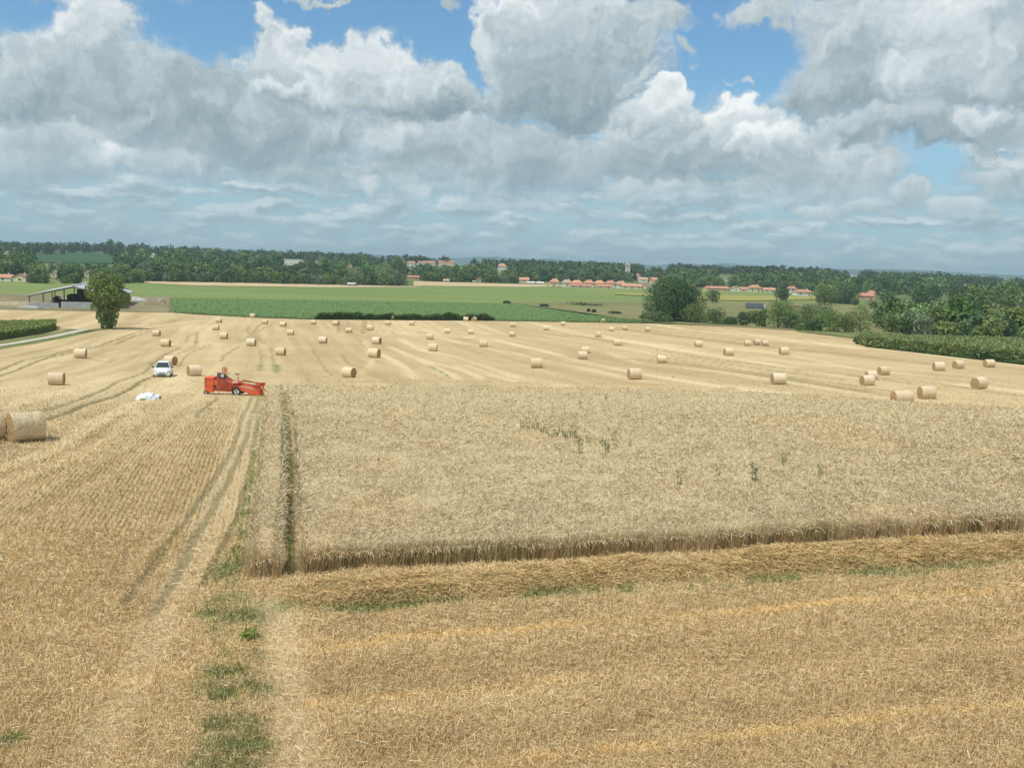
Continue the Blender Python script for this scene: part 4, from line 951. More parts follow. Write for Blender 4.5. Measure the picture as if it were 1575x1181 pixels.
def house(px, py, wpx, hpx, kind, wm, rm, label, name='house', group=None, yaw=0.0, deep=None):
    loc = at(px, py); k = loc.y / 1600; w, h = wpx * k, hpx * k; dp = deep or max(7.0, min(12, w * 0.8))
    t = empty(name, loc, yaw); tag(t, label, 'house' if name == 'house' else name.replace('_', ' '), group)
    HOUSES.append((px, py, wpx, hpx, loc.y))
    hw = h * (0.60 if kind != 'flat' else 0.9); ov = 0.35
    mb = MB()
    if kind == 'gable':      # gable end faces the viewer
        mb.prism([(-w / 2 + ov, -1), (w / 2 - ov, -1), (w / 2 - ov, hw), (0, h - 0.25), (-w / 2 + ov, hw)], 0, dp); mb.build('wall', wm, t)
        rb = MB(); th = 0.25
        rb.prism([(-w / 2, hw - .25), (0, h - .25), (w / 2, hw - .25), (w / 2, hw), (0, h), (-w / 2, hw)], -ov, dp + ov)
    elif kind == 'side':     # eaves face the viewer
        mb.prism([(0, -1), (dp, -1), (dp, hw), (dp / 2, h - 0.25), (0, hw)], -w / 2 + ov, w / 2 - ov, 'x'); mb.build('wall', wm, t)
        rb = MB(); rb.prism([(-ov, hw - .3), (dp / 2, h - .3), (dp + ov, hw - .3), (dp + ov, hw - .05), (dp / 2, h), (-ov, hw - .05)], -w / 2, w / 2, 'x')
    elif kind == 'hip':
        mb.box((0, dp / 2, (hw - 1) / 2), (w - 2 * ov, dp - ov, hw + 1)); mb.build('wall', wm, t)
        rb = MB(); a, b_, e = w / 2, dp + ov, min(w * .28, dp * .5)
        rb.add([(-a, -ov, hw - .1), (a, -ov, hw - .1), (a, b_, hw - .1), (-a, b_, hw - .1), (-a, -ov, hw + .12), (a, -ov, hw + .12), (a, b_, hw + .12), (-a, b_, hw + .12), (-a + e, dp / 2, h), (a - e, dp / 2, h)],
               [(0, 3, 2, 1), (0, 1, 5, 4), (1, 2, 6, 5), (2, 3, 7, 6), (3, 0, 4, 7), (4, 5, 9, 8), (6, 7, 8, 9), (5, 6, 9), (7, 4, 8)])
    else:                    # flat block
        mb.box((0, dp / 2, (hw - 1) / 2), (w - .6, dp - .4, hw + 1)); mb.build('wall', wm, t); rb = MB(); rb.box((0, dp / 2, hw + (h - hw) / 2), (w, dp, h - hw))
    rf = rb.build('roof', rm, t)
    if wpx > 9 and kind != 'flat':
        c = MB(); c.box((w * .2, dp * .45, h * .98), (.6, .6, 1.3)); c.box((w * .2, dp * .45, h * .98 + .7), (.75, .75, .12)); c.build('chimney', wm, rf)
    nwin = max(1, int(w // 4.6)); wz = min(hw * .55, 1.7); wh = min(1.2, hw * .4)
    y0 = 0 if kind != 'hip' else ov / 2
    if kind == 'flat': y0 = .2; 
    for i in range(min(nwin, 9)):
        x = (i + .5) / nwin * (w - 2 * ov) - (w - 2 * ov) / 2
        if i == nwin // 2 and kind != 'flat' and nwin > 1:
            d = MB(); d.box((x, y0 - .03, 1.05), (1.0, .08, 2.1)); d.build('door', M_wood, t); continue
        f = MB(); f.box((x, y0 - .04, wz), (1.3, .1, wh + .25)); fo = f.build('window', M_wall[1], t)
        pn = MB(); pn.box((x, y0 - .10, wz), (1.0, .04, wh)); pn.build('pane', M_glass, fo)
    return t
C0, C1, C2 = M_wall; T0, T1, T2 = M_tile
GH = 'houses of the village row'
HL = [
 (806, 435, 16, 8, 'side', C0, T0, 'small orange roofed house alone at the left of the village row'),
 (843, 441, 15, 7, 'gable', C0, T0, 'cream gabled house front at the left end of the village row'),
 (853, 441, 15, 12, 'hip', C0, T0, 'taller cream house joined to the first gable of the row'),
 (872, 441.8, 16, 11.5, 'hip', C1, T2, 'pale house with faded roof, right of the dark gap in the row'),
 (887, 442.5, 18, 11.5, 'hip', C0, T0, 'house with the widest orange hip behind a long low garage'),
 (893, 443.2, 34, 6, 'side', C0, T1, 'long low red roofed garage in front of the village row'),
 (906, 442.8, 16, 12, 'hip', C0, T0, 'tall cream house right of the long low garage'),
 (922, 443, 16, 11.5, 'hip', C0, T0, 'cream hipped house in the middle of the village row'),
 (930, 444.2, 26, 6.5, 'side', C0, T0, 'low orange roofed annexe before the middle houses'),
 (939, 443.5, 16, 12, 'hip', C0, T1, 'red hipped house just right of the middle of the row'),
 (955, 444, 17, 11.5, 'hip', C1, T0, 'white walled house left of the long terrace roof'),
 (972, 444.8, 32, 8, 'side', C0, T0, 'long orange terrace roof below the church tower'),
 (988, 445, 14, 9, 'gable', C0, T0, 'cream gable right of the long terrace roof'),
 (1000, 445, 14, 8, 'gable', C0, T2, 'small cream gable next to the broad tree'),
 (1008, 443, 16, 12, 'gable', C0, T0, 'tallest gable partly behind the broad tree'),
 (990, 434, 14, 7, 'side', C1, T2, 'faded roof behind the terrace, right of the church'),
 (1007, 435, 14, 8, 'hip', C0, T0, 'orange hipped house upslope behind the tallest gable'),
 (981, 427, 9, 6, 'gable', C1, T2, 'small white gable at the right side of the church'),
 (1061, 445, 16, 7.5, 'side', C2, T1, 'red roofed house just right of the broad tree'),
 (1089, 447, 12, 5.5, 'gable', C1, T0, 'low white gable at the left end of the long farmhouse'),
 (1104, 447.5, 34, 7, 'side', C2, T1, 'long low farmhouse roof behind the yellow strip'),
 (1132, 448.5, 14, 8, 'gable', C1, T2, 'white gable between farmhouse and orange houses'),
 (1150, 449, 26, 7, 'side', C0, T0, 'broad low orange roof left of a higher hipped roof'),
 (1162, 449.5, 20, 11, 'hip', C0, T0, 'higher hipped orange roof left of the lollipop tree'),
 (1184, 450.3, 20, 7.5, 'side', C0, T0, 'orange roof partly hidden by the lollipop tree'),
 (1219, 449.5, 16, 9, 'hip', C1, T1, 'dark red roof just right of the lollipop tree'),
 (1238, 455.5, 28, 10, 'hip', C1, T0, 'large orange roof over white walls, last of the village on the right'),
 (1333, 461, 26, 10, 'side', C2, T1, 'brick coloured farmhouse among the trees on the right'),
 (1342, 458, 12, 11, 'hip', C2, T1, 'small red roof behind the brick coloured farmhouse'),
 (1313, 424.5, 10, 4, 'side', C1, C1, 'long white building far off in the right hand wood'),
 (1117, 432, 5, 4, 'gable', C1, T2, 'tiny white gable in the wood above the long farmhouse'),
 (4, 433, 26, 11, 'side', C1, T0, 'white walled house with orange roof at the left picture edge'),
 (30, 434, 22, 13, 'gable', C0, T1, 'cream gabled house, second from the left picture edge'),
 (82, 426, 12, 9, 'gable', C0, T2, 'cream house front showing in the trees above the barn'),
 (133, 425, 9, 9, 'gable', C0, T2, 'narrow pink gable in the trees above the bushy tree'),
 (451, 408, 29, 9, 'flat', C1, C1, 'wide white flat roofed block rising from the trees'),
 (486, 409, 6, 9, 'gable', C0, T2, 'narrow cream gable right of the white block'),
 (537, 415, 8, 9, 'gable', C2, T0, 'tan gable among trees above the willows'),
 (632, 409, 12, 7, 'side', C1, T1, 'left house of the red roofed hillside group'),
 (642, 410, 8, 6, 'gable', C1, T2, 'white gable below the hillside group'),
 (656, 408, 26, 6.5, 'side', C1, T0, 'widest roof of the red roofed hillside group'),
 (686, 409, 24, 8, 'side', C0, T1, 'long reddish roof at the right of the hillside group'),
 (636, 430, 18, 6, 'side', C2, T1, 'low rust coloured roof right of the willows'),
 (686, 434.5, 10, 5, 'side', C0, T2, 'low house at the wood edge behind the pale strip'),
 (736, 433.5, 10, 7, 'gable', C2, T0, 'orange gable at the wood edge above the pale strip'),
 (772, 415.5, 14, 10, 'hip', C1, T0, 'white house with orange roof alone high in the wood'),
 (768, 416, 7, 7, 'gable', C1, T1, 'small gable at the left of the lone white house'),
 (234, 395, 6, 5, 'gable', C1, C1, 'tiny white house in the dark ridge wood on the left'),
 (10, 391, 7, 5, 'gable', C1, T2, 'white gable on the ridge at the left picture edge'),
 (1000, 413.5, 17, 3, 'side', C1, C1, 'long pale farm shed on the ridge right of the church'),
 (824, 437, 26, 3.5, 'side', C1, C1, 'low white wall like shed left of the village row'),
]
for a in HL: house(*a, name='house', group=GH if 834 < a[0] < 1012 and a[1] > 440 else None)
hut = house(540, 440.2, 13, 5.5, 'side', M_wood, M_grey, 'small grey roofed hut before the willows', name='hut')
# church
ch = at(965, 431); ct = empty('church', ch); tag(ct, 'church with square white tower and small red pyramid roof', 'church'); k = ch.y / 1600; HOUSES.append((965, 420, 8, 14, ch.y))
tb = MB(); tb.box((0, 0, 11 * k), (6.5 * k, 6.5 * k, 24 * k)); tb.build('tower', M_wall[1], ct)
rb = MB(); rb.add([(-3.9 * k, -3.9 * k, 23 * k), (3.9 * k, -3.9 * k, 23 * k), (3.9 * k, 3.9 * k, 23 * k), (-3.9 * k, 3.9 * k, 23 * k), (0, 0, 27.5 * k)], [(0, 3, 2, 1), (0, 1, 4), (1, 2, 4), (2, 3, 4), (3, 0, 4)]); rb.build('spire', M_tile[2], ct)
for zx in (-1.4, 1.4): w = MB(); w.box((zx * k, -3.3 * k, 19 * k), (1.2 * k, .1 * k, 3 * k)); w.build('window', M_glass, ct)
w = MB(); w.box((0, -3.3 * k, 14.5 * k), (1.5 * k, .1 * k, 1.5 * k)); w.build('clock', M_glass, ct)
nb = MB(); nb.prism([(3 * k, 0), (17 * k, 0), (17 * k, 7 * k), (3 * k, 7 * k)], -3 * k, 5 * k); nb.build('nave', M_wall[0], ct)
rn = MB(); rn.prism([(-3.6 * k, 6.9 * k), (1 * k, 10.5 * k), (5.6 * k, 6.9 * k)], 3.2 * k, 17.4 * k, 'x'); rn.build('roof', M_tile[1], ct)

# ------------------------------------------------------------------ tree belt and woods
crown_lib = []
for i, (sh, H, R, zlo) in enumerate([('round', 12, 5.8, .8), ('round', 11, 6.6, .6), ('oval', 13, 4.6, .8), ('round', 10, 5.2, .5), ('oval', 14, 5.4, 1.0), ('low', 8, 6.4, .3), ('round', 13, 6.4, .8)]):
    for j, cc in enumerate([(gA, gB), (dA, gB)]):
        crown_lib.append((crown_mesh(sh, H, R, zlo, 620, 0.95, cc[0], cc[1], 200 + 10 * i + j, 12), H, R, j))
crown_pale = [(crown_mesh('round', 11, 6, .5, 620, 0.8, wA, wB, 290 + j, 12), 11, 6, 2) for j in range(2)]
trunk_lib = [trunk_mesh(11, .32, 1.2, 5, 7 + j) for j in range(3)]
belt = px_interp([(-200, 433), (0, 431), (50, 436), (100, 437), (200, 436.5), (232, 433.5), (400, 436), (470, 438), (600, 440), (636, 437), (645, 432.5), (700, 433), (800, 435.5), (826, 435), (840, 432), (1010, 433), (1050, 441), (1250, 446), (1258, 466), (1300, 468), (1318, 470), (1345, 476), (1352, 508), (1400, 519), (1575, 524), (1800, 530)])
def clear_of_houses(px, py, w, h, d):
    for hx, hy, hw_, hh, hd in HOUSES:
        if d < hd + 6 and abs(px - hx) < hw_ / 2 + w * 0.36 and py - h < hy - hh * 0.12: return False
    return True
rt_ = random.Random(17)
n_ind = 0; wood = []
GAPS = [(46, 178, 392.5, 404, 425), (1362, 1408, 458, 466, 490), (1425, 1470, 462, 469, 492), (182, 212, 391, 395, 408), (1000, 1030, 411, 415, 428), (690, 745, 404, 407, 420), (1095, 1130, 424, 428, 440), (560, 600, 405, 408, 418), (1480, 1520, 446, 450, 466)]
def in_hill_gap(px, py, h): return any(a_ < px < b_ and py > t_ and py - h < u_ and py < l_ for a_, b_, t_, u_, l_ in GAPS)
labs = ['mid green broadleaf tree in the belt behind the green fields', 'dark broadleaf tree in the belt behind the green fields', 'silvery pale tree in the belt behind the green fields']
labs_r = ['mid green broadleaf tree in the wood at the right', 'dark broadleaf tree in the wood at the right', 'silvery pale tree in the wood at the right']
for row in range(7):
    px = -60.0 + 7 * row
    while px < 1640:
        base = float(belt(px)); p0 = at(px, base)
        dist = p0.y + [0, 14, 32, 56, 90, 130, 180][row] * (1.0 if px < 1345 else 0.6) + rt_.uniform(-6, 8)
        x = p0.x * dist / p0.y; z = float(ground_h(x, dist)); q_ = project((x, dist, z))
        cr, H, R, j = rt_.choice(crown_lib) if rt_.random() > .09 else rt_.choice(crown_pale)
        s = rt_.uniform(0.72, 1.12) * (0.62 if (row == 0 and px < 1345) else 1.0) * (0.70 if px > 1345 else 1.0) * (0.72 if (row == 0 and px > 1345) else 1) * (0.72 if 30 < px < 200 else 1)
        wpx, hpx = 2 * R * s * 1600 / dist, H * s * 1600 / dist
        px += wpx * (0.60 if px < 1345 else .72) * rt_.uniform(0.8, 1.25)
        if in_hill_gap(q_[0], q_[1], hpx) or not clear_of_houses(q_[0], q_[1], wpx, hpx, dist): continue
        if row < 4 and n_ind < 284:
            qx = q_[0]; seg = [t_ for lim_, t_ in ((60, 'by the houses at the left edge'), (235, 'above the open barn'), (350, 'behind the left half of the cut strip'), (470, 'below the white flat roofed block'), (640, 'around the silvery willows'), (735, 'behind the pale strip'), (830, 'left of the village row'), (930, 'behind the left half of the village row'), (1050, 'behind the church and terrace'), (1160, 'behind the long farmhouse'), (1255, 'behind the lollipop tree'), (1345, 'beside the brick coloured farmhouse'), (1450, 'in the left of the wood behind the maize'), (9999, 'in the right of the wood behind the maize')) if qx < lim_][0]
            lab_ = ('tall ' if s > .93 else 'low ' if s < .72 else '') + ['mid green', 'dark green', 'silvery pale'][j] + ' tree, ' + ['front', 'second', 'third', 'rear'][row] + ' rank, ' + seg
            plant_tree('broadleaf_tree' if j < 2 else 'pale_tree', (x, dist, z - .2), cr, trunk_lib[n_ind % 3], lab_, 'tree', 'trees of the wood behind the maize' if qx > 1345 else 'trees of the belt behind the fields', (s * rt_.uniform(.9, 1.1), s * rt_.uniform(.9, 1.1), s), rt_.uniform(0, 6.28)); n_ind += 1
        else: wood.append((x, dist, z, s, j))
# farther woods up the slope and over the ridge, read as one mass
rw = np.random.default_rng(33)
N = 3300; pxs = rw.uniform(-70, 1660, N); near = np.array([at(float(v), float(belt(float(v)))).y for v in np.linspace(-70, 1660, 60)]); nd = np.interp(pxs, np.linspace(-70, 1660, 60), near) + 170
dd = nd + (1780 - nd) * rw.random(N) ** 0.8
xs = dd * np.tan(np.arctan((pxs - W0 / 2) / F0)); zs = ground_h(xs, dd); ppx, ppy = proj_np(xs, dd, zs)
for i in range(N):
    s = rw.uniform(.62, 1.25) * (0.85 if dd[i] > 1450 else 1); hp, wp = 12 * s * 1600 / dd[i], 11 * s * 1600 / dd[i]
    if in_hill_gap(ppx[i], ppy[i], hp) or (180 < ppx[i] < 210 and ppy[i] > 389 and ppy[i] < 396 and rw.random() < .5): continue
    if not clear_of_houses(ppx[i], ppy[i], wp, hp, dd[i]): continue
    wood.append((xs[i], dd[i], zs[i], s, int(rw.random() < .45 + .4 * (dd[i] > 1300))))  # far trees mostly take the dark crowns, cloud shade put into their colour
for i in range(70):
    px_ = rw.uniform(-60, 1650); d_ = rw.uniform(1520, 1680); x_ = d_ * (px_ - W0 / 2) / F0; wood.append((x_, d_, float(ground_h(x_, d_)), rw.uniform(.85, 1.3), 1))
proto = []
for k_ in range(6):
    for nq_ in (110, 420):
      r = np.random.default_rng(400 + k_); P_, d_, t_ = crown_pts(['round', 'oval', 'round', 'low', 'round', 'oval'][k_], 12, [5.6, 4.6, 6.2, 6.0, 5.2, 5.0][k_], .4, nq_, r, 8 if nq_ < 200 else 11); proto.append((P_, d_, t_))
WV = []; WD = []; WC = []; WS = []
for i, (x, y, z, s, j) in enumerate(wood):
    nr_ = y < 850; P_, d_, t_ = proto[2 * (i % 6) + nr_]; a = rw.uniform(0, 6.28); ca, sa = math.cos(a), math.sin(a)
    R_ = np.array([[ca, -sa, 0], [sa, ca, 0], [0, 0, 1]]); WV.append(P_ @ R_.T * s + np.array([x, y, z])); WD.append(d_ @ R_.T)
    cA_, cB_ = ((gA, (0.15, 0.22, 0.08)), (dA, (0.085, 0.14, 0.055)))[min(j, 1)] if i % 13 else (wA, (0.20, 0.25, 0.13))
    WC.append((.58 if y > 1350 else .85 if y > 1000 else 1.0) * lerp(arr(cA_), arr(cB_), rw.random((len(P_), 1))) * t_ * rw.uniform(.6, 1.4) * (1 + .45 * float(rot_noise(np.array([x]), np.array([y * .6]), 55, 77, 3)[0])) * np.array([rw.uniform(.85, 1.25), 1, rw.uniform(.8, 1.15)])); WS.append(np.full(len(P_), (0.72 if nr_ else 1.35) * s))  # leaf colour darkened with distance, standing in for cloud shade on the ridge
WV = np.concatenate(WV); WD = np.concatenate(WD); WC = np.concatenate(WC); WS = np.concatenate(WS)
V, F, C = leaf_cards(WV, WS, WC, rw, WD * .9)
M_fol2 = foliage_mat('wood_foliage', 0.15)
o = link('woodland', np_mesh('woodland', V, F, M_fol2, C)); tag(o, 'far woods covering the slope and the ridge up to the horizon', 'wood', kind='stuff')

# ------------------------------------------------------------------ bales
def bale_mats():
    m, q, b = mat_new('straw_wrapped', 0.85, 0.2); p = opos(q)
    n = q.noise(q.v('MULTIPLY', p, (1.2, 9, 9)), 3.0, 6, 0.7); n2 = q.noise(p, 1.6, 4, .6)
    wv = q.m('SINE', q.m('MULTIPLY', q.xyz(p)[0], 58.0)); f = q.m('ADD', q.m('MULTIPLY', n, 0.75), q.m('MULTIPLY', n2, 0.35)); f = q.m('ADD', f, q.m('MULTIPLY', wv, 0.03))
    r = q.n('ShaderNodeObjectInfo').outputs['Random']; f = q.m('ADD', f, q.m('MULTIPLY', q.m('SUBTRACT', r, .5), .14))
    q.put(b.inputs['Base Color'], q.ramp(f, [(0.3, (0.50, 0.39, 0.23)), (0.5, (0.68, 0.56, 0.38)), (0.75, (0.82, 0.72, 0.53))])); bump(q, b, n, 0.8, 0.05)
    m2, q, b = mat_new('straw_cut_end', 0.9, 0.1); p = opos(q); s = q.xyz(p)
    rr = q.m('SQRT', q.m('ADD', q.m('POWER', s[1], 2.0), q.m('POWER', q.m('SUBTRACT', s[2], 0.6), 2.0)))
    n = q.noise(p, 9, 6, .7); w = q.m('SINE', q.m('ADD', q.m('MULTIPLY', rr, 62), q.m('MULTIPLY', n, 9))); f = q.m('ADD', q.m('MULTIPLY', w, 0.13), n)
    q.put(b.inputs['Base Color'], q.ramp(f, [(0.3, (0.26, 0.165, 0.08)), (0.55, (0.44, 0.305, 0.16)), (0.8, (0.60, 0.45, 0.25))])); bump(q, b, f, 0.8, 0.05)
    return m, m2
M_bale, M_bend = bale_mats()
def bale_proto(nseg, seed, near=False):
    r = np.random.default_rng(seed); R, L = 0.6, 1.32; nx = 13
    xsn = np.linspace(-L / 2, L / 2, nx); V = []
    for i, x in enumerate(xsn):
        e = min(i, nx - 1 - i); rad = R * (1 - (0.055 if e == 0 else 0.018 if e == 1 else 0))
        for k in range(nseg):
            t = 2 * math.pi * k / nseg; rk = rad * (1 + 0.016 * math.sin(3 * t + seed) + 0.012 * r.normal())
            V.append((x, rk * math.cos(t), max(R + rk * math.sin(t), 0.035)))
    F = [(i * nseg + k, (i + 1) * nseg + k, (i + 1) * nseg + (k + 1) % nseg, i * nseg + (k + 1) % nseg) for i in range(nx - 1) for k in range(nseg)]
    body = np_mesh('round_bale', np.array(V), np.array(F), M_bale, smooth=True)
    ends = []
    for sgn in (-1, 1):
        i0 = 0 if sgn < 0 else (nx - 1) * nseg; ring = [V[i0 + k] for k in range(nseg)]
        vv = list(ring); rings = [0.82, 0.55, 0.25]
        for q_ in rings: vv += [(sgn * (L / 2 + 0.02 * (1 - q_) + 0.012 * r.normal()), y * q_, R + (z - R) * q_) for (x, y, z) in ring]
        vv.append((sgn * (L / 2 + .015), 0, R)); ff = [(a * nseg + k, a * nseg + (k + 1) % nseg, (a + 1) * nseg + (k + 1) % nseg, (a + 1) * nseg + k) for a in range(3) for k in range(nseg)]
        tri = [(3 * nseg + k, 3 * nseg + (k + 1) % nseg, 4 * nseg) for k in range(nseg)]
        me = np_mesh('end_face', np.array(vv), [np.array(ff), np.array(tri)], M_bend, smooth=True)
        if sgn > 0: me.flip_normals()
        ends.append(me)
    lo = None
    if near:
        n = 1500; t = r.uniform(0.1, math.pi - .1, n) * 1.0; t = np.where(r.random(n) < .4, r.uniform(0, 6.28, n), t); x = r.uniform(-L / 2, L / 2, n)
        P0 = np.stack([x, R * 1.0 * np.cos(t), R + R * np.sin(t)], -1); nrm = np.stack([0 * t, np.cos(t), np.sin(t)], -1); tg = np.stack([r.normal(0, .5, n), -np.sin(t), np.cos(t)], -1)
        dr = nrm * .25 + tg; dr /= np.linalg.norm(dr, axis=1)[:, None]; col = lerp(arr((0.45, .32, .16)), arr((.82, .7, .48)), r.random((n, 1)))
        Vv, Ff, Cc = strips(P0, dr, r.uniform(.06, .2, n), np.full(n, .012), col, .3, 1); lo = np_mesh('loose_straw', Vv, Ff, M_straw, Cc)
    return body, ends, lo
BP = [bale_proto(36, 1, True), bale_proto(28, 2), bale_proto(28, 3)]
def bale(i, px, py, hpx, yaw, label, sx=1.0):
    near = hpx > 30; b_, e_, lo = BP[0] if near else BP[1 + i % 2]
    loc = at(px, py); k = loc.y / 1600; dia = hpx * k; s = min(max(dia / 1.2, 0.92), 1.22)
    loc.y += 0.3 * s; loc.z = float(ground_h(loc.x, loc.y))
    o = link('round_bale', b_); o.location = loc + Vector((0, 0, .03 if near else .02)); o.scale = (s * sx, s, s)
    sl = (float(ground_h(loc.x + .7, loc.y)) - float(ground_h(loc.x - .7, loc.y))) / 1.4
    o.rotation_euler = (0, -math.atan(sl), math.radians(yaw)); tag(o, label, 'bale', 'round straw bales')
    for e in e_: link('end_face', e, o)
    if lo: link('loose_straw', lo, o)
BL = [
 (35, 681, 47, 42, 'largest nearest bale at the left edge, a sliver of another behind its left end'), (-24, 679.5, 45, 34, 'bale cut off by the left picture edge, touching the largest bale'),
 (85, 593, 20, 10, 'bale standing alone up the slope behind the largest bale'), (122.5, 551.5, 15, 10, 'bale alone left of the car, below the lone bushy tree'),
 (240, 517.5, 9.5, 0, 'upper bale of the two directly above the white car, nearer the lone tree'), (254, 534, 12, -3, 'lower bale of the two directly above the white car'),
 (261, 562.5, 15, -22, 'bale half hidden behind the roof of the white car'), (297.5, 579, 17, 37, 'weathered bale between the white car and the red combine'),
 (336, 496.8, 6.3, 0, 'small far bale at the left near the green field corner, upper of two'), (331.5, 508.3, 6, 0, 'faint low bale just below the leftmost far bale'),
 (343.5, 522, 10, 0, 'bale below the faint low one, above the rear of the combine'), (388, 489, 6.6, 0, 'farthest left bale against the green field edge'),
 (407, 499, 7, 0, 'small bale just below and right of the farthest left one'), (435, 502.8, 7.6, -6, 'small bale with dark right end, right of the curving wheel tracks'),
 (446.5, 516, 8.5, 0, 'bale just below the small one with dark right end'), (386, 532.7, 11.5, -3, 'bale on the crossing of the wheel tracks above the combine'),
 (431, 547.5, 12.5, -5, 'bale above the far corner of the standing wheat'), (482, 499.4, 6, 0, 'small bale just left of the left end of the dark hedge'),
 (516, 501, 7.5, -8, 'small bale under the left end of the dark hedge'), (536.5, 512, 7, 0, 'pale bale between vertical tracks below the hedge, left of its neighbour'),
 (569, 508.8, 8, -3, 'small bale among close vertical tracks below the hedge'), (496, 528.7, 10.5, -4, 'bale alone halfway between hedge and wheat, left of the middle pair'),
 (579, 529.7, 11, -20, 'upper bale of the close middle pair, dark right end'), (575, 550.8, 15, -20, 'lower and larger bale of the close middle pair'),
 (536, 581.4, 16.5, -28, 'bale nearest to the back edge of the standing wheat, its round end showing'), (603, 491.5, 6.6, 62, 'bale turned end on against the middle of the hedge'),
 (597, 500.5, 6.5, 0, 'small bale just below the end on bale at the hedge'), (633, 501, 7, 0, 'small bale right below the middle of the hedge'),
 (661, 523, 9.5, 0, 'upper bale of the pair one above the other, left of picture centre'), (665.5, 540.7, 12, -3, 'lower bale of the pair one above the other, left of picture centre'),
 (688, 513, 5.5, 0, 'very pale flat looking bale above centre'), (716.5, 494.3, 6.6, 0, 'left bale of the two at the right end of the hedge'),
 (729, 494.3, 6.4, 58, 'right bale of the two at the right end of the hedge, turned end on'), (724, 514.2, 7.5, 0, 'small bale above centre, just above a larger one'),
 (743.5, 534.5, 11, -1, 'bale near picture centre on dark stubble'), (789, 503.5, 7, 0, 'small bale right of the hedge end, above another in line'),
 (788, 518.2, 8, -6, 'bale below in line with the small one right of the hedge end'), (825.5, 566.6, 15.5, 0, 'large bale alone in the middle of the field above the weeds'),
 (840.5, 508.5, 7, 0, 'small bale on the start of the bright swath'), (866, 501, 6.3, 0, 'small bale at the far edge right of centre'),
 (896.5, 553, 12.5, -1, 'front bale of the overlapping pair right of centre'), (901, 543.7, 10, -5, 'rear bale of the overlapping pair right of centre'),
 (920.5, 519, 8, 0, 'bale at the lower rim of the bright swath right of centre'), (927, 496.5, 6, 50, 'tiny bale turned end on at the far green edge'),
 (940.5, 510, 6.6, 0, 'left of three small bales in a row before the broad tree'), (961, 508, 6.4, 0, 'middle of three small bales in a row before the broad tree'),
 (996.5, 510, 6.6, 0, 'right of three small bales in a row, below the broad tree'), (950, 532.2, 10, 0, 'bale on a pale swath below the three small ones'),
 (1018, 559, 12, 0, 'bale alone right of the overlapping pair, on a pale swath'), (976.5, 584.4, 17.5, 12, 'large bale near the heaped straw behind the wheat, left end in view'),
 (1074.5, 534, 10, 4, 'bale alone below the shrubs with brown left end'), (1121, 547.6, 12, 14, 'bale with wide brown end, between lone bale and the group of three'),
 (1150, 532.5, 8.7, 0, 'left bale of the close group of three at the right'), (1164.5, 531, 8.5, 18, 'middle slightly higher bale of the close group of three'),
 (1177.5, 532.5, 8, 0, 'right bale of the close group of three at the right'), (1206.5, 546.3, 12, 8, 'bale alone right of and below the group of three'),
 (1198, 592, 18, 6, 'large bale with brown left end near the wheat corner at the right'), (1445, 571, 14, 0, 'bale with a gap in its wrap, left of three below the maize'),
 (1475, 567.8, 13, 20, 'middle bale of three below the maize, round end showing'), (1522.5, 565.7, 12.6, 8, 'right bale of three, closest to the maize hedge'),
 (1360, 577.6, 13.5, 14, 'rear right bale of the cluster of three in the right field'), (1341, 585.5, 14, 12, 'bale hidden behind the front one of the cluster'),
 (1335, 593.8, 16.5, 12, 'front bale of the cluster of three in the right field'), (1508, 598.7, 18.5, 26, 'large bale at the right with its round end facing left'),
 (1427, 614.6, 20.5, 6, 'largest right hand bale, standing at the wheat edge'),
]
for i, a in enumerate(BL): bale(i, *a, sx=.94 if i < 2 else 1.0)
bale(99, 1389, 621, 16.5, 12, 'long slumped bale left of the largest one at the wheat edge', 1.38)

# ------------------------------------------------------------------ paint
def paint(name, c, rough=0.35, dust=0.35):
    m, q, b = mat_new(name, rough, 0.5); p = opos(q); n = q.noise(p, 3.0, 6, .65)
    f = q.mr(n, 0.35, 0.8, 0.0, dust); q.put(b.inputs['Base Color'], q.mix(f, (*c, 1), (0.45, 0.37, 0.26, 1), 'RGBA')); q.put(b.inputs['Roughness'], q.mr(n, .3, .7, rough, rough + .3)); return m
M_or = paint('orange_paint', (0.72, 0.115, 0.03), .45, .28); M_dr = paint('worn_red_paint', (0.36, 0.045, 0.02), .5, .25); M_blk = noisy('black_rubber', (0.035, 0.035, 0.037), .8, .3, .3, 6)
M_dg = noisy('engine_metal', (0.09, 0.10, 0.10), .5, .4, .3, 6); M_rim = paint('pale_rim', (0.62, 0.64, 0.64), .4, .2); M_white = paint('white_car_paint', (0.78, 0.80, 0.80), .2, .05); M_wg = noisy('dark_windscreen', (0.03, 0.045, 0.05), .08, .6, .1, 2)
M_lamp = noisy('lamp_glass', (0.35, 0.38, 0.40), .1, .6, .1, 5); M_tan = M_tan; M_pad = noisy('faded_seat_pad', (0.45, 0.27, 0.17), .8, .2, .2, 5)
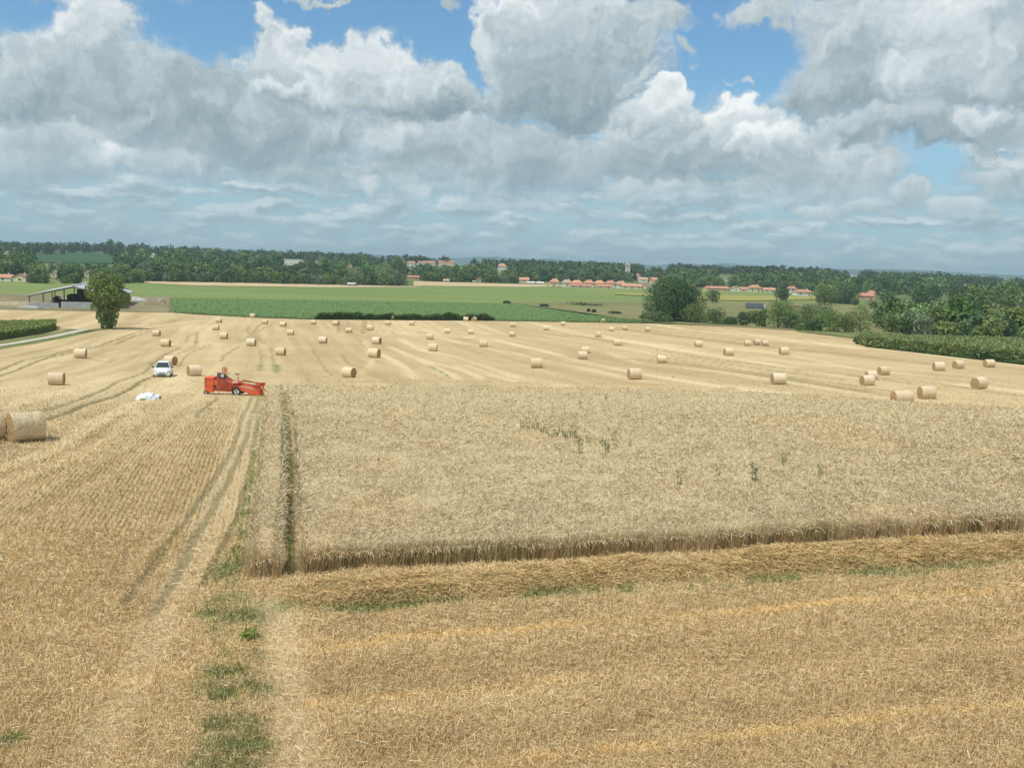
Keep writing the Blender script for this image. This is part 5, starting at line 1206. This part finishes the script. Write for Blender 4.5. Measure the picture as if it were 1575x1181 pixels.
# ------------------------------------------------------------------ small combine harvester
def wheel(parent, x, y, z, R, W, axis='y', name='wheel'):
    t = MB(); n = 28; prof = [(R * .62, -W / 2), (R * .9, -W / 2), (R, -W * .32), (R, W * .32), (R * .9, W / 2), (R * .62, W / 2)]
    vs = []; fs = []
    for i in range(n):
        a = 2 * math.pi * i / n
        for k, (rr, w) in enumerate(prof):
            rr2 = rr * (1.02 if (i % 2 and k in (2, 3)) else 1)
            vs.append((x + rr2 * math.cos(a), y + w, z + rr2 * math.sin(a)) if axis == 'y' else (x + w, y + rr2 * math.cos(a), z + rr2 * math.sin(a)))
    m = len(prof)
    for i in range(n):
        for k in range(m): fs.append((i * m + k, ((i + 1) % n) * m + k, ((i + 1) % n) * m + (k + 1) % m, i * m + (k + 1) % m))
    t.add(vs, fs); w_ = t.build(name, M_blk, parent)
    r = MB(); a, b_ = ((x, y - W * .30, z), (x, y + W * .30, z)) if axis == 'y' else ((x - W * .42, y, z), (x + W * .42, y, z)); r.cyl(a, b_, R * .63, 24); rim = r.build('rim', M_rim, w_, bevel=.01)
    h = MB(); a, b_ = ((x, y - W * .5, z), (x, y + W * .5, z)) if axis == 'y' else ((x - W * .5, y, z), (x + W * .5, y, z)); h.cyl(a, b_, R * .16, 12); h.build('hub', M_dg, w_)
    return w_
cl_ = at(311, 607); cl_.y += 0.0
CM = empty('combine_harvester', cl_, math.radians(0)); tag(CM, 'small open seat orange combine harvester at the corner of the standing wheat', 'combine')
ks = (98 * cl_.y / 1600) / 5.62; CM.scale = (ks, ks, ks * .92)
HC = 1.55
def cpart(name, mat, poly=None, y0=0.05, y1=HC - .05, mb=None, bevel=.02, parent=None):
    b_ = mb or MB()
    if poly: b_.prism(poly, y0, y1)
    return b_.build(name, mat, parent or CM, bevel=bevel)
cpart('rear_hood', M_or, [(.18, 1.69), (.98, 1.69), (.98, .62), (.86, .24), (.62, .24), (.30, .44), (.18, .56)])
mb = MB(); [mb.box((.185 - .012, HC / 2, z), (.02, HC - .4, .05)) for z in (.8, .95, 1.1, 1.25)]; mb.build('rear_grille', M_dr, CM)
mb = MB(); [mb.box((.58, .04, z), (.6, .02, .03)) for z in (1.5, .9)]; mb.box((.3, .035, 1.2), (.04, .02, .9)); mb.build('panel_seam', M_dr, CM)
cpart('straw_walker_housing', M_or, [(.96, 1.42), (1.46, 1.40), (1.46, .92), (.96, .95)], .12, HC - .12)
cpart('side_panel', M_dr, [(1.28, 1.66), (2.03, 1.58), (2.57, 1.17), (2.68, .75), (2.6, .5), (1.22, .5), (1.22, .82), (1.36, .95)], .0, .10)
cpart('threshing_body', M_or, [(1.26, 1.6), (2.0, 1.52), (2.6, 1.1), (2.95, .9), (2.95, .5), (1.2, .48)], .10, HC - .1)
mb = MB(); [mb.box((1.95 + .12 * k, -.012, 1.05 - .02 * k), (.05, .02, .6)) for k in range(4)]; mb.cyl((1.7, -.03, .85), (1.7, .02, .85), .2, 20); mb.cyl((2.3, -.03, .72), (2.3, .02, .72), .13, 16); mb.build('drive_belt_guard', M_dr, CM)
cpart('side_panel', M_dr, [(1.28, 1.66), (2.03, 1.58), (2.57, 1.17), (2.68, .75), (2.6, .5), (1.22, .5), (1.22, .82), (1.36, .95)], HC - .10, HC)
mb = MB(); mb.box((2.05, .14, .43), (2.6, .09, .12)); mb.box((2.05, HC - .14, .43), (2.6, .09, .12)); mb.box((.95, HC / 2, .4), (.12, 1.2, .12)); mb.build('chassis_rail', M_or, CM, bevel=.01)
mb = MB(); mb.cyl((.9, .2, .72), (1.25, .2, .62), .12, 14); mb.cyl((1.25, .2, .6), (2.3, .2, .36), .06, 10); mb.build('auger_tube', M_dg, CM)
mb = MB(); mb.box((1.52, HC / 2, 1.83), (.62, .8, .36)); mb.box((1.3, HC / 2, 2.02), (.24, .5, .12)); mb.cyl((1.25, .5, 1.9), (1.25, .5, 2.2), .04, 10); mb.box((1.9, HC / 2, 1.72), (.25, .6, .18)); mb.build('engine', M_dg, CM, bevel=.03)
mb = MB(); mb.cyl((1.72, .28, 1.86), (1.72, .34, 1.86), .15, 18); mb.build('flywheel', M_rim, CM)
sb = MB(); sb.ring((1.78, HC / 2, 2.38), .21, .04, 'y', 24, 8, 1.0, 1.3); sb.cyl((1.72, HC / 2, 2.1), (1.7, HC / 2, 1.9), .035); seat = sb.build('seat', M_or, CM, smooth=True)
mb = MB(); mb.box((1.80, HC / 2, 2.38), (.24, .05, .36)); mb.box((1.98, HC / 2 - .1, 2.06), (.42, .42, .09)); mb.build('seat_pad', M_pad, seat, bevel=.03)
mb = MB(); mb.cyl((2.98, .9, 1.25), (2.92, .9, 1.95), .03, 8); mb.cyl((3.12, .55, 1.25), (3.06, .55, 1.78), .02, 8); mb.cyl((2.8, .6, 1.25), (2.76, .6, 1.62), .018, 8); mb.cyl((3.02, .7, 1.25), (3.08, .7, 1.66), .018, 8); mb.build('control_column', M_pad, CM)
mb = MB(); mb.ring((2.88, .9, 1.98), .2, .022, 'z', 24, 6); mb.cyl((2.70, .9, 1.98), (3.06, .9, 1.98), .014, 6); o = mb.build('steering_wheel', M_blk, CM, smooth=True)
cpart('operator_platform', M_or, [(2.5, 1.30), (3.3, 1.30), (3.3, 1.18), (2.5, 1.1)], .1, HC - .1)
cpart('step_box', M_dr, [(2.66, 1.14), (3.2, 1.16), (3.2, .82), (2.7, .8)], .08, .6)
mb = MB(); mb.box((2.95, .02, 1.31), (.6, .04, .12)); mb.build('side_plate', M_rim, CM, bevel=.01)
mb = MB(); mb.prism([(3.1, 1.12), (3.5, 1.06), (4.7, .55), (4.7, .2), (3.1, .55)], .45, HC - .45); mb.build('feeder_house', M_or, CM, bevel=.02)
hd = MB()
for yy in (-.08, HC + .02): hd.prism([(3.2, .98), (3.5, 1.03), (4.67, .78), (5.03, .52), (5.10, .03), (4.62, .12), (4.2, .24), (3.4, .56)], yy, yy + .06)
hd.box((4.1, HC / 2, .42), (.06, HC + .1, .5)); hd.prism([(4.1, .2), (5.02, .03), (5.04, .08), (4.1, .28)], -.02, HC + .02); hd.build('header', M_or, CM, bevel=.012)
mb = MB(); [mb.box((5.05, -.02 + .1 * k, .05), (.22, .03, .03)) for k in range(17)]; mb.build('cutter_bar', M_dg, CM)
mb = MB()
for yy in (-.10, HC + .05): mb.prism([(3.15, 1.36), (3.3, 1.36), (4.4, 1.16), (5.28, 1.14), (5.1, .68), (4.7, .86), (4.3, 1.06), (3.2, 1.22)], yy, yy + .05)
mb.build('reel_arm', M_dr, CM, bevel=.01)
re = MB(); re.cyl((4.85, 0, .82), (4.85, HC, .82), .04, 10)
for k in range(6):
    a = k * math.pi / 3 + .3; re.box((4.85 + .33 * math.cos(a), HC / 2, .82 + .33 * math.sin(a)), (.07, HC, .035))
    for yy in (.05, HC - .05): re.cyl((4.85, yy, .82), (4.85 + .33 * math.cos(a), yy, .82 + .33 * math.sin(a)), .015, 6)
re.build('reel', M_or, CM)
for yy in (-.05, HC + .05): mb = MB(); mb.tube([(5.0, yy, .72), (5.2, yy, .42), (5.42, yy, .2), (5.62, yy, .08), (5.8, yy, .13)], [.05, .045, .04, .03, .015], 8); mb.build('crop_divider', M_dr, CM, smooth=True)
mb = MB(); mb.prism([(3.45, .92), (4.6, .66), (4.62, .72), (3.47, .98)], -.1, -.085); mb.build('side_trim', M_rim, CM)
wheel(CM, 3.07, -.02, .42, .42, .26); wheel(CM, 3.07, HC + .02, .42, .42, .26); wheel(CM, .23, .35, .2, .21, .14); wheel(CM, .23, HC - .35, .2, .21, .14)
mb = MB(); mb.box((.5, HC / 2, .36), (.5, .5, .1)); mb.cyl((.23, .3, .2), (.23, HC - .3, .2), .04); mb.build('rear_axle', M_dg, CM)

# ------------------------------------------------------------------ white car
def build_car(loc, yaw, scale, label, detail=True, group=None):
    t = empty('car', loc, yaw, scale); tag(t, label, 'car', group)
    # stations: y (front is -y), half width, belt height, top height of the lower body
    st = [(-2.02, .58, .42, .52), (-1.96, .70, .52, .62), (-1.75, .80, .60, .72), (-1.30, .84, .68, .82), (-.75, .85, .76, .92), (-.1, .85, .80, .95), (.8, .85, .82, .96), (1.5, .83, .82, .97), (1.85, .78, .80, .95), (1.98, .68, .70, .85)]
    V = []; m = 9
    for y, w, zb, zt in st:
        half = [(w * .86, .20), (w * .98, .34), (w, .52), (w * .99, zb), (w * .90, zt - .015)]
        sec = half + [(w * .55, zt + .025), (0, zt + .04)]
        full = [(x, z) for x, z in sec] + [(-x, z) for x, z in sec[-2::-1]]
        V += [(x, y, z) for x, z in full]; m = len(full)
    F = [(i * m + k, i * m + k + 1, (i + 1) * m + k + 1, (i + 1) * m + k) for i in range(len(st) - 1) for k in range(m - 1)]
    F += [(i * m, (i + 1) * m, (i + 1) * m + m - 1, i * m + m - 1) for i in range(len(st) - 1)]
    F += [tuple(range(m - 1, -1, -1)), tuple((len(st) - 1) * m + k for k in range(m))]
    b_ = MB(); b_.add(V, F)
    body = b_.build('body', M_white, t, smooth=True)
    g_ = MB()   # cabin: pillars and roof
    lo = [(-.78, .74), (1.72, .70)]; 
    base = [(-.72, -.80, .94), (.72, -.80, .94), (.70, 1.80, .95), (-.70, 1.80, .95)]; top = [(-.54, .02, 1.40), (.54, .02, 1.40), (.52, 1.32, 1.40), (-.52, 1.32, 1.40)]
    g_.add(base + top + [(-.42, .12, 1.445), (.42, .12, 1.445), (.42, 1.2, 1.445), (-.42, 1.2, 1.445)], [(0, 1, 5, 4), (1, 2, 6, 5), (2, 3, 7, 6), (3, 0, 4, 7), (4, 5, 9, 8), (5, 6, 10, 9), (6, 7, 11, 10), (7, 4, 8, 11), (8, 9, 10, 11)])
    g_.build('roof', M_white, t)
    def pane(name, q, off, ins=.10):
        c = sum((Vector(p) for p in q), Vector()) / 4; pts = [Vector(p).lerp(c, ins) + Vector(off) for p in q]; n = Vector(off).normalized() * .012
        mb = MB(); mb.add([p for p in pts] + [p + n for p in pts], [(0, 1, 2, 3), (4, 7, 6, 5), (0, 4, 5, 1), (1, 5, 6, 2), (2, 6, 7, 3), (3, 7, 4, 0)]); return mb.build(name, M_wg, t)
    B, T = base, top
    pane('windscreen', (B[0], B[1], T[1], T[0]), (0, -.012, .012), .09)
    pane('rear_window', (B[2], B[3], T[3], T[2]), (0, .012, .012), .14)
    for s in (1, -1):
        q = (B[1], B[2], T[2], T[1]) if s > 0 else (B[3], B[0], T[0], T[3]); pane('side_window', q, (s * .014, 0, .006), .12)
        mb = MB(); mb.prism([(s * .40, .60), (s * .76, .66), (s * .73, .76), (s * .44, .70)], -1.96, -1.72, 'y'); h = mb.build('headlight', M_lamp, t, bevel=.02)
        mb = MB(); mb.box((s * .93, -.62, 1.0), (.2, .1, .14)); mb.box((s * .84, -.6, .96), (.12, .05, .05)); mb.build('side_mirror', M_blk, t, bevel=.02)
        mb = MB(); mb.cyl((s * .62, -2.0, .36), (s * .62, -1.94, .36), .07, 12); mb.build('fog_lamp', M_lamp, t)
        for yy in (-1.28, 1.22): wheel(t, s * .74, yy, .29, .30, .20, 'x')
    mb = MB(); mb.box((0, -2.0, .50), (1.15, .06, .07)); mb.box((0, -2.02, .29), (.95, .05, .12)); mb.build('grille', M_blk, t, bevel=.01)
    mb = MB(); mb.box((-.14, -2.0, .615), (.20, .05, .035)); mb.box((.14, -2.0, .615), (.20, .05, .035)); mb.build('upper_grille', M_blk, t)
    mb = MB(); mb.box((0, -2.03, .41), (1.40, .10, .09)); mb.build('bumper', M_white, t, bevel=.03)
    mb = MB(); mb.box((0, -2.09, .41), (.5, .015, .10)); mb.build('number_plate', M_lamp, t)
    return t
lc = at(251, 581); lc.x *= (lc.y + 1.9) / lc.y; lc.y += 1.9; lc.z = float(ground_h(lc.x, lc.y)) + .03
build_car(lc, math.radians(15), (28.5 * lc.y / 1600) / 1.86, 'white hatchback parked nose on in the stubble beside a bale')
for x, y, lab in ((730, 434, 'tiny white car parked at the wood edge behind the pale strip'), (192, 431.5, 'white car half hidden among trees behind the lone bushy tree')):
    l2 = at(x, y); build_car(l2, math.radians(80), 1.0, lab)

# ------------------------------------------------------------------ heap of white sheeting
m, q, b = mat_new('white_plastic', 0.35, 0.5); n = q.noise(opos(q), 5, 5, .6); q.put(b.inputs['Base Color'], q.ramp(n, [(0.3, (0.70, 0.76, 0.80)), (0.7, (0.86, 0.88, 0.88))]))
lw = at(223, 616); kk = lw.y / 1600
gxn, gyn = np.meshgrid(np.linspace(-1, 1, 64), np.linspace(-1, 1, 44), indexing='ij')
aa_ = np.arctan2(gyn, gxn); rr_ = np.sqrt(gxn ** 2 + gyn ** 2); lim = 1 + .12 * np.sin(3 * aa_ + 1) + .08 * np.sin(7 * aa_)
hgt_ = np.clip(1 - (rr_ / lim) ** 2.6, -.25, 1)
fold = 1 - np.abs(rot_noise(gxn * 2.0 + 5, gyn * 1.4, .55, 90, 3)) * 2.2
Zh = np.where(hgt_ > 0, hgt_ ** .6 * (.42 + .42 * fold) * .62, hgt_ * .3)
dip = np.exp(-((gxn + .02) / .20) ** 2 - ((gyn + .2) / .3) ** 2) + .9 * np.exp(-((gxn - .62) / .10) ** 2 - ((gyn + .2) / .5) ** 2); Zh -= .30 * dip * (hgt_ > 0)
Xs, Ys = gxn * 17.5 * kk * 1.02, gyn * .95; nn_ = 64 * 44; I_ = np.arange(nn_).reshape(64, 44)
Fh = np.stack([I_[:-1, :-1], I_[1:, :-1], I_[1:, 1:], I_[:-1, 1:]], -1).reshape(-1, 4); keepf = (hgt_.ravel()[Fh] > -.2).all(1)
o = link('sheeting_heap', np_mesh('sheeting_heap', np.stack([Xs, Ys, Zh * 0.95], -1).reshape(-1, 3), Fh[keepf], m, smooth=False)); o.location = lw + Vector((0, .6, .05)); tag(o, 'crumpled heap of white plastic sheeting lying on the stubble before the car', 'plastic sheeting')

# ------------------------------------------------------------------ open barn
lb = at(113, 474.5); kb = lb.y / 1600
BN = empty('open_barn', lb, math.radians(16.6)); tag(BN, 'open sided barn with wide low grey gable roof behind the lone tree', 'barn')
hw_b, ez, rz_, ln = 68 * kb, 3.5, 6.5, 56.0
mb = MB(); mb.prism([(-hw_b, ez - .25), (0, rz_ - .25), (hw_b, ez - .25), (hw_b, ez), (0, rz_), (-hw_b, ez)], 0, ln); mb.build('roof', M_grey, BN)
mb = MB(); mb.box((0, ln / 2, rz_ + .05), (.8, ln + .1, .12)); mb.build('ridge_cap', M_grey, BN)
for yy in (1.0, ln / 2, ln - 1.0):
    for xx in (-hw_b + 1.0, -hw_b * .45, hw_b * .45, hw_b - 1.0):
        mb = MB(); zt = ez + (rz_ - ez) * (1 - abs(xx) / hw_b) - .4; mb.box((xx, yy, zt / 2), (.3, .3, zt)); mb.build('post', M_wood, BN)
mb = MB()
for yy in (1.0, ln / 2, ln - 1.0): mb.tube([(-hw_b + .5, yy, ez - .3), (0, yy, rz_ - .5), (hw_b - .5, yy, ez - .3)], .12, 6)
mb.build('rafter', M_wood, BN)
mb = MB(); mb.box((hw_b * .45, ln - .8, 2.2), (hw_b * .9, .1, 4.3)); mb.box((hw_b - .9, ln / 2, 1.9), (.1, ln - 2, 3.6)); mb.build('cladding', M_wood, BN)
M_conc = noisy('pale_concrete', (0.50, 0.51, 0.52), .9, .2, .2, .7)
mb = MB(); mb.box((-hw_b * .62, .2, .75), (hw_b * .62, .25, 1.5)); mb.box((hw_b * .2, .25, .95), (hw_b * .92, .25, 1.9)); mb.build('low_wall', M_conc, BN, bevel=.03)
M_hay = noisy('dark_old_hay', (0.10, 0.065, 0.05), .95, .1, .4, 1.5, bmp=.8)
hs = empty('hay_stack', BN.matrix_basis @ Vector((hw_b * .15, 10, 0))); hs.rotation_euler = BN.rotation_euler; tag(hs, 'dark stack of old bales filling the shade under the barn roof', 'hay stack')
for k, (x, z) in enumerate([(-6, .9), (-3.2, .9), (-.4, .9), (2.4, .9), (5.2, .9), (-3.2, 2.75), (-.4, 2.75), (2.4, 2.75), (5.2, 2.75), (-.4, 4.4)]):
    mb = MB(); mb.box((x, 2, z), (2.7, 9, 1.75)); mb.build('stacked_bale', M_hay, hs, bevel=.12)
named_tree(88, 470, 16, 14, 'low', (gA, gB), 700, 'green bush growing under the left half of the barn roof', name='bush', cat='bush', zlo=.05, seed=97)
mb = MB(); mb.box((0, 0, .25), (6, 2.5, .4)); mb.box((.5, .2, .55), (4, 2, .2)); o = mb.build('concrete_slab', M_conc, bevel=.05); o.location = at(46, 474.5); tag(o, 'low stack of pale slabs on the ground left of the barn', 'slab stack')
def mound(name, px, py, wpx, hm, label, mat, seed):
    l = at(px, py); w = wpx * l.y / 3200; X, Y = np.meshgrid(np.linspace(-1, 1, 26), np.linspace(-1, 1, 18), indexing='ij'); h = np.clip(1 - X ** 2 - Y ** 2, 0, 1) ** .7
    Z = h * hm * (1 + .5 * rot_noise(X * 3, Y * 3, 1.0, seed, 3)) - .25; I = np.arange(26 * 18).reshape(26, 18)
    o = link(name, np_mesh(name, np.stack([X * w, Y * w * .5, Z], -1).reshape(-1, 3), np.stack([I[:-1, :-1], I[1:, :-1], I[1:, 1:], I[:-1, 1:]], -1).reshape(-1, 4), mat)); o.location = l; tag(o, label, name.replace('_', ' '))
M_earth = noisy('pale_rubble', (0.36, 0.31, 0.22), .95, .1, .35, 1.0, bmp=.8); M_earth2 = noisy('brown_soil', (0.26, 0.20, 0.12), .95, .1, .35, 1.0, bmp=.8); M_greyr = noisy('grey_rubble', (0.42, 0.42, 0.42), .95, .1, .35, 1.0, bmp=.8)
mound('rubble_heap', 212, 463, 34, 1.6, 'grey rubble heap just right of the lone tree', M_greyr, 1); mound('soil_heap', 232, 470, 26, 1.5, 'brown soil heap between grey rubble and the green field', M_earth2, 2)
mound('rubble_heap', 249, 468, 14, 2.2, 'pale heap beside the corner of the green field', M_earth, 3); mound('soil_heap', 30, 470, 90, 1.6, 'long pale earth bank left of the barn', M_earth, 4); mound('soil_heap', 8, 462, 70, 1.2, 'brown bank behind the pale one at the left edge', M_earth2, 5)
mound('soil_heap', 205, 474, 30, .8, 'low weedy bank below the grey rubble', M_earth2, 6)
# covered clamp and timber on the meadow
lt = at(1163, 476); kt = lt.y / 1600; m_t = noisy('dark_blue_tarp', (0.055, 0.07, 0.085), .45, .4, .35, .9, bmp=.5)
mb = MB(); pf = [(-3.3 + 6.6 * i / 12, 2.9 * math.sin(math.pi * i / 12) ** .6) for i in range(13)]; mb.prism([(y, z) for y, z in pf], -13.5 * kt, 13 * kt, 'x'); TS = mb.build('tarpaulin_shelter', m_t, bevel=.1); TS.location = lt + Vector((0, 3, 0)); TS.rotation_euler = (0, 0, math.radians(-8)); tag(TS, 'low dark tarpaulin covered shelter on the meadow before the yellow strip', 'shelter')
mb = MB(); mb.box((13.4 * kt, 0, 1.1), (1.2, 4.6, 2.0)); mb.build('open_end', M_conc, TS)
mb = MB(); rr3 = random.Random(4)
for k in range(26): mb.box((rr3.uniform(-6, 6), rr3.uniform(-1, 1), .25 + .3 * (k % 4)), (rr3.uniform(2, 4), .25, .22), rr3.uniform(-.3, .3))
o = mb.build('timber_pile', M_wood); o.location = at(1212, 473.5); tag(o, 'scattered brown timber pile right of the dark shelter', 'timber pile')

# ------------------------------------------------------------------ weeds
M_weed = attr_mat('weed_leaf', .7, .15, 8, trans=.2)
def weed_mesh(H, seed, n=90, spread=.16, ca=arr((.08, .13, .055)), cb=arr((.20, .26, .13))):
    r = np.random.default_rng(seed); z = r.uniform(.15, 1, n) * H; st = r.integers(0, 5, n); a0 = st * 1.26; off = spread * (.3 + .7 * z / H)
    P = np.stack([np.cos(a0) * off, np.sin(a0) * off, z], -1); d = r.normal(size=(n, 3)); d[:, 2] = abs(d[:, 2]) + .5; d /= np.linalg.norm(d, axis=1)[:, None]
    col = lerp(ca, cb, r.random((n, 1))); a = strips(P, d, r.uniform(.10, .22, n), np.full(n, .035), col, .9, 2)
    k = 5; P0 = np.stack([np.cos(np.arange(k) * 1.26) * spread * .2, np.sin(np.arange(k) * 1.26) * spread * .2, np.zeros(k)], -1); dd_ = np.stack([np.cos(np.arange(k) * 1.26) * spread, np.sin(np.arange(k) * 1.26) * spread, np.full(k, H)], -1); dd_ /= np.linalg.norm(dd_, axis=1)[:, None]
    b_ = strips(P0, dd_, np.full(k, H), np.full(k, .035), np.tile(arr((.10, .15, .06)), (k, 1)), 0, 1)
    V, F, C = join([a, b_]); return np_mesh('weed', V, F, M_weed, C)
WM = [weed_mesh(1.12, i, 34, .10) for i in range(4)]
WL = [(803, 655), (812, 654), (820, 653), (826, 655), (834, 659), (841, 661), (851, 667), (856, 666), (868, 667), (872, 671), (879, 668), (886, 668), (890, 676), (893, 690), (905, 675), (924, 676), (928, 680), (943, 672), (947, 681), (969, 681), (934, 690), (862, 660), (846, 668)]
for i, (x, y) in enumerate(WL):
    l = Vector(unproj(x, y, WH).tolist()); s = random.uniform(.72, .92); o = link('tall_weed', WM[i % 4]); o.location = l; o.scale = (s, s, s * random.uniform(.85, 1.05)); o.rotation_euler = (0, 0, random.uniform(0, 6)); tag(o, 'dark green weed standing above the wheat in the long weed patch', 'weed', 'weeds in the wheat patch')
for x, y, s, lab in ((1160, 732, 1.05, 'tallest forked weed standing alone in the wheat on the right'), (1105, 724, .8, 'single weed left of the tallest forked one'), (1045, 737, .85, 'single weed left of two others in the right half of the wheat'), (1206, 706, .78, 'small weed high on the right half of the wheat'), (1262, 722, .74, 'faint small weed farthest right in the wheat'), (932, 612, .9, 'lone weed near the back edge of the wheat')):
    l = Vector(unproj(x, y, WH).tolist()); o = link('tall_weed', WM[int(x) % 4]); o.location = l; o.scale = (s, s, s); tag(o, lab, 'weed')
lp = at(383, 988); mw = weed_mesh(.22, 9, 60, .12, arr((.16, .26, .05)), arr((.30, .42, .10))); o = link('broadleaf_weed', mw); o.location = lp; tag(o, 'bright green leafy weed on the bare wheel track in front', 'weed')

# ------------------------------------------------------------------ haze
bm_ = MB(); bm_.box((0, 0, 38), (19400, 19400, 104)); mh = bpy.data.materials.new('haze_air'); mh.use_nodes = True; nt = mh.node_tree; nt.nodes.clear()
pv = nt.nodes.new('ShaderNodeVolumePrincipled'); pv.inputs['Color'].default_value = (0.64, 0.87, 1.0, 1); pv.inputs['Density'].default_value = 0.00015; pv.inputs['Anisotropy'].default_value = 0.2
ou = nt.nodes.new('ShaderNodeOutputMaterial'); nt.links.new(pv.outputs[0], ou.inputs['Volume'])
hz = bm_.build('haze', mh); tag(hz, kind='stuff')
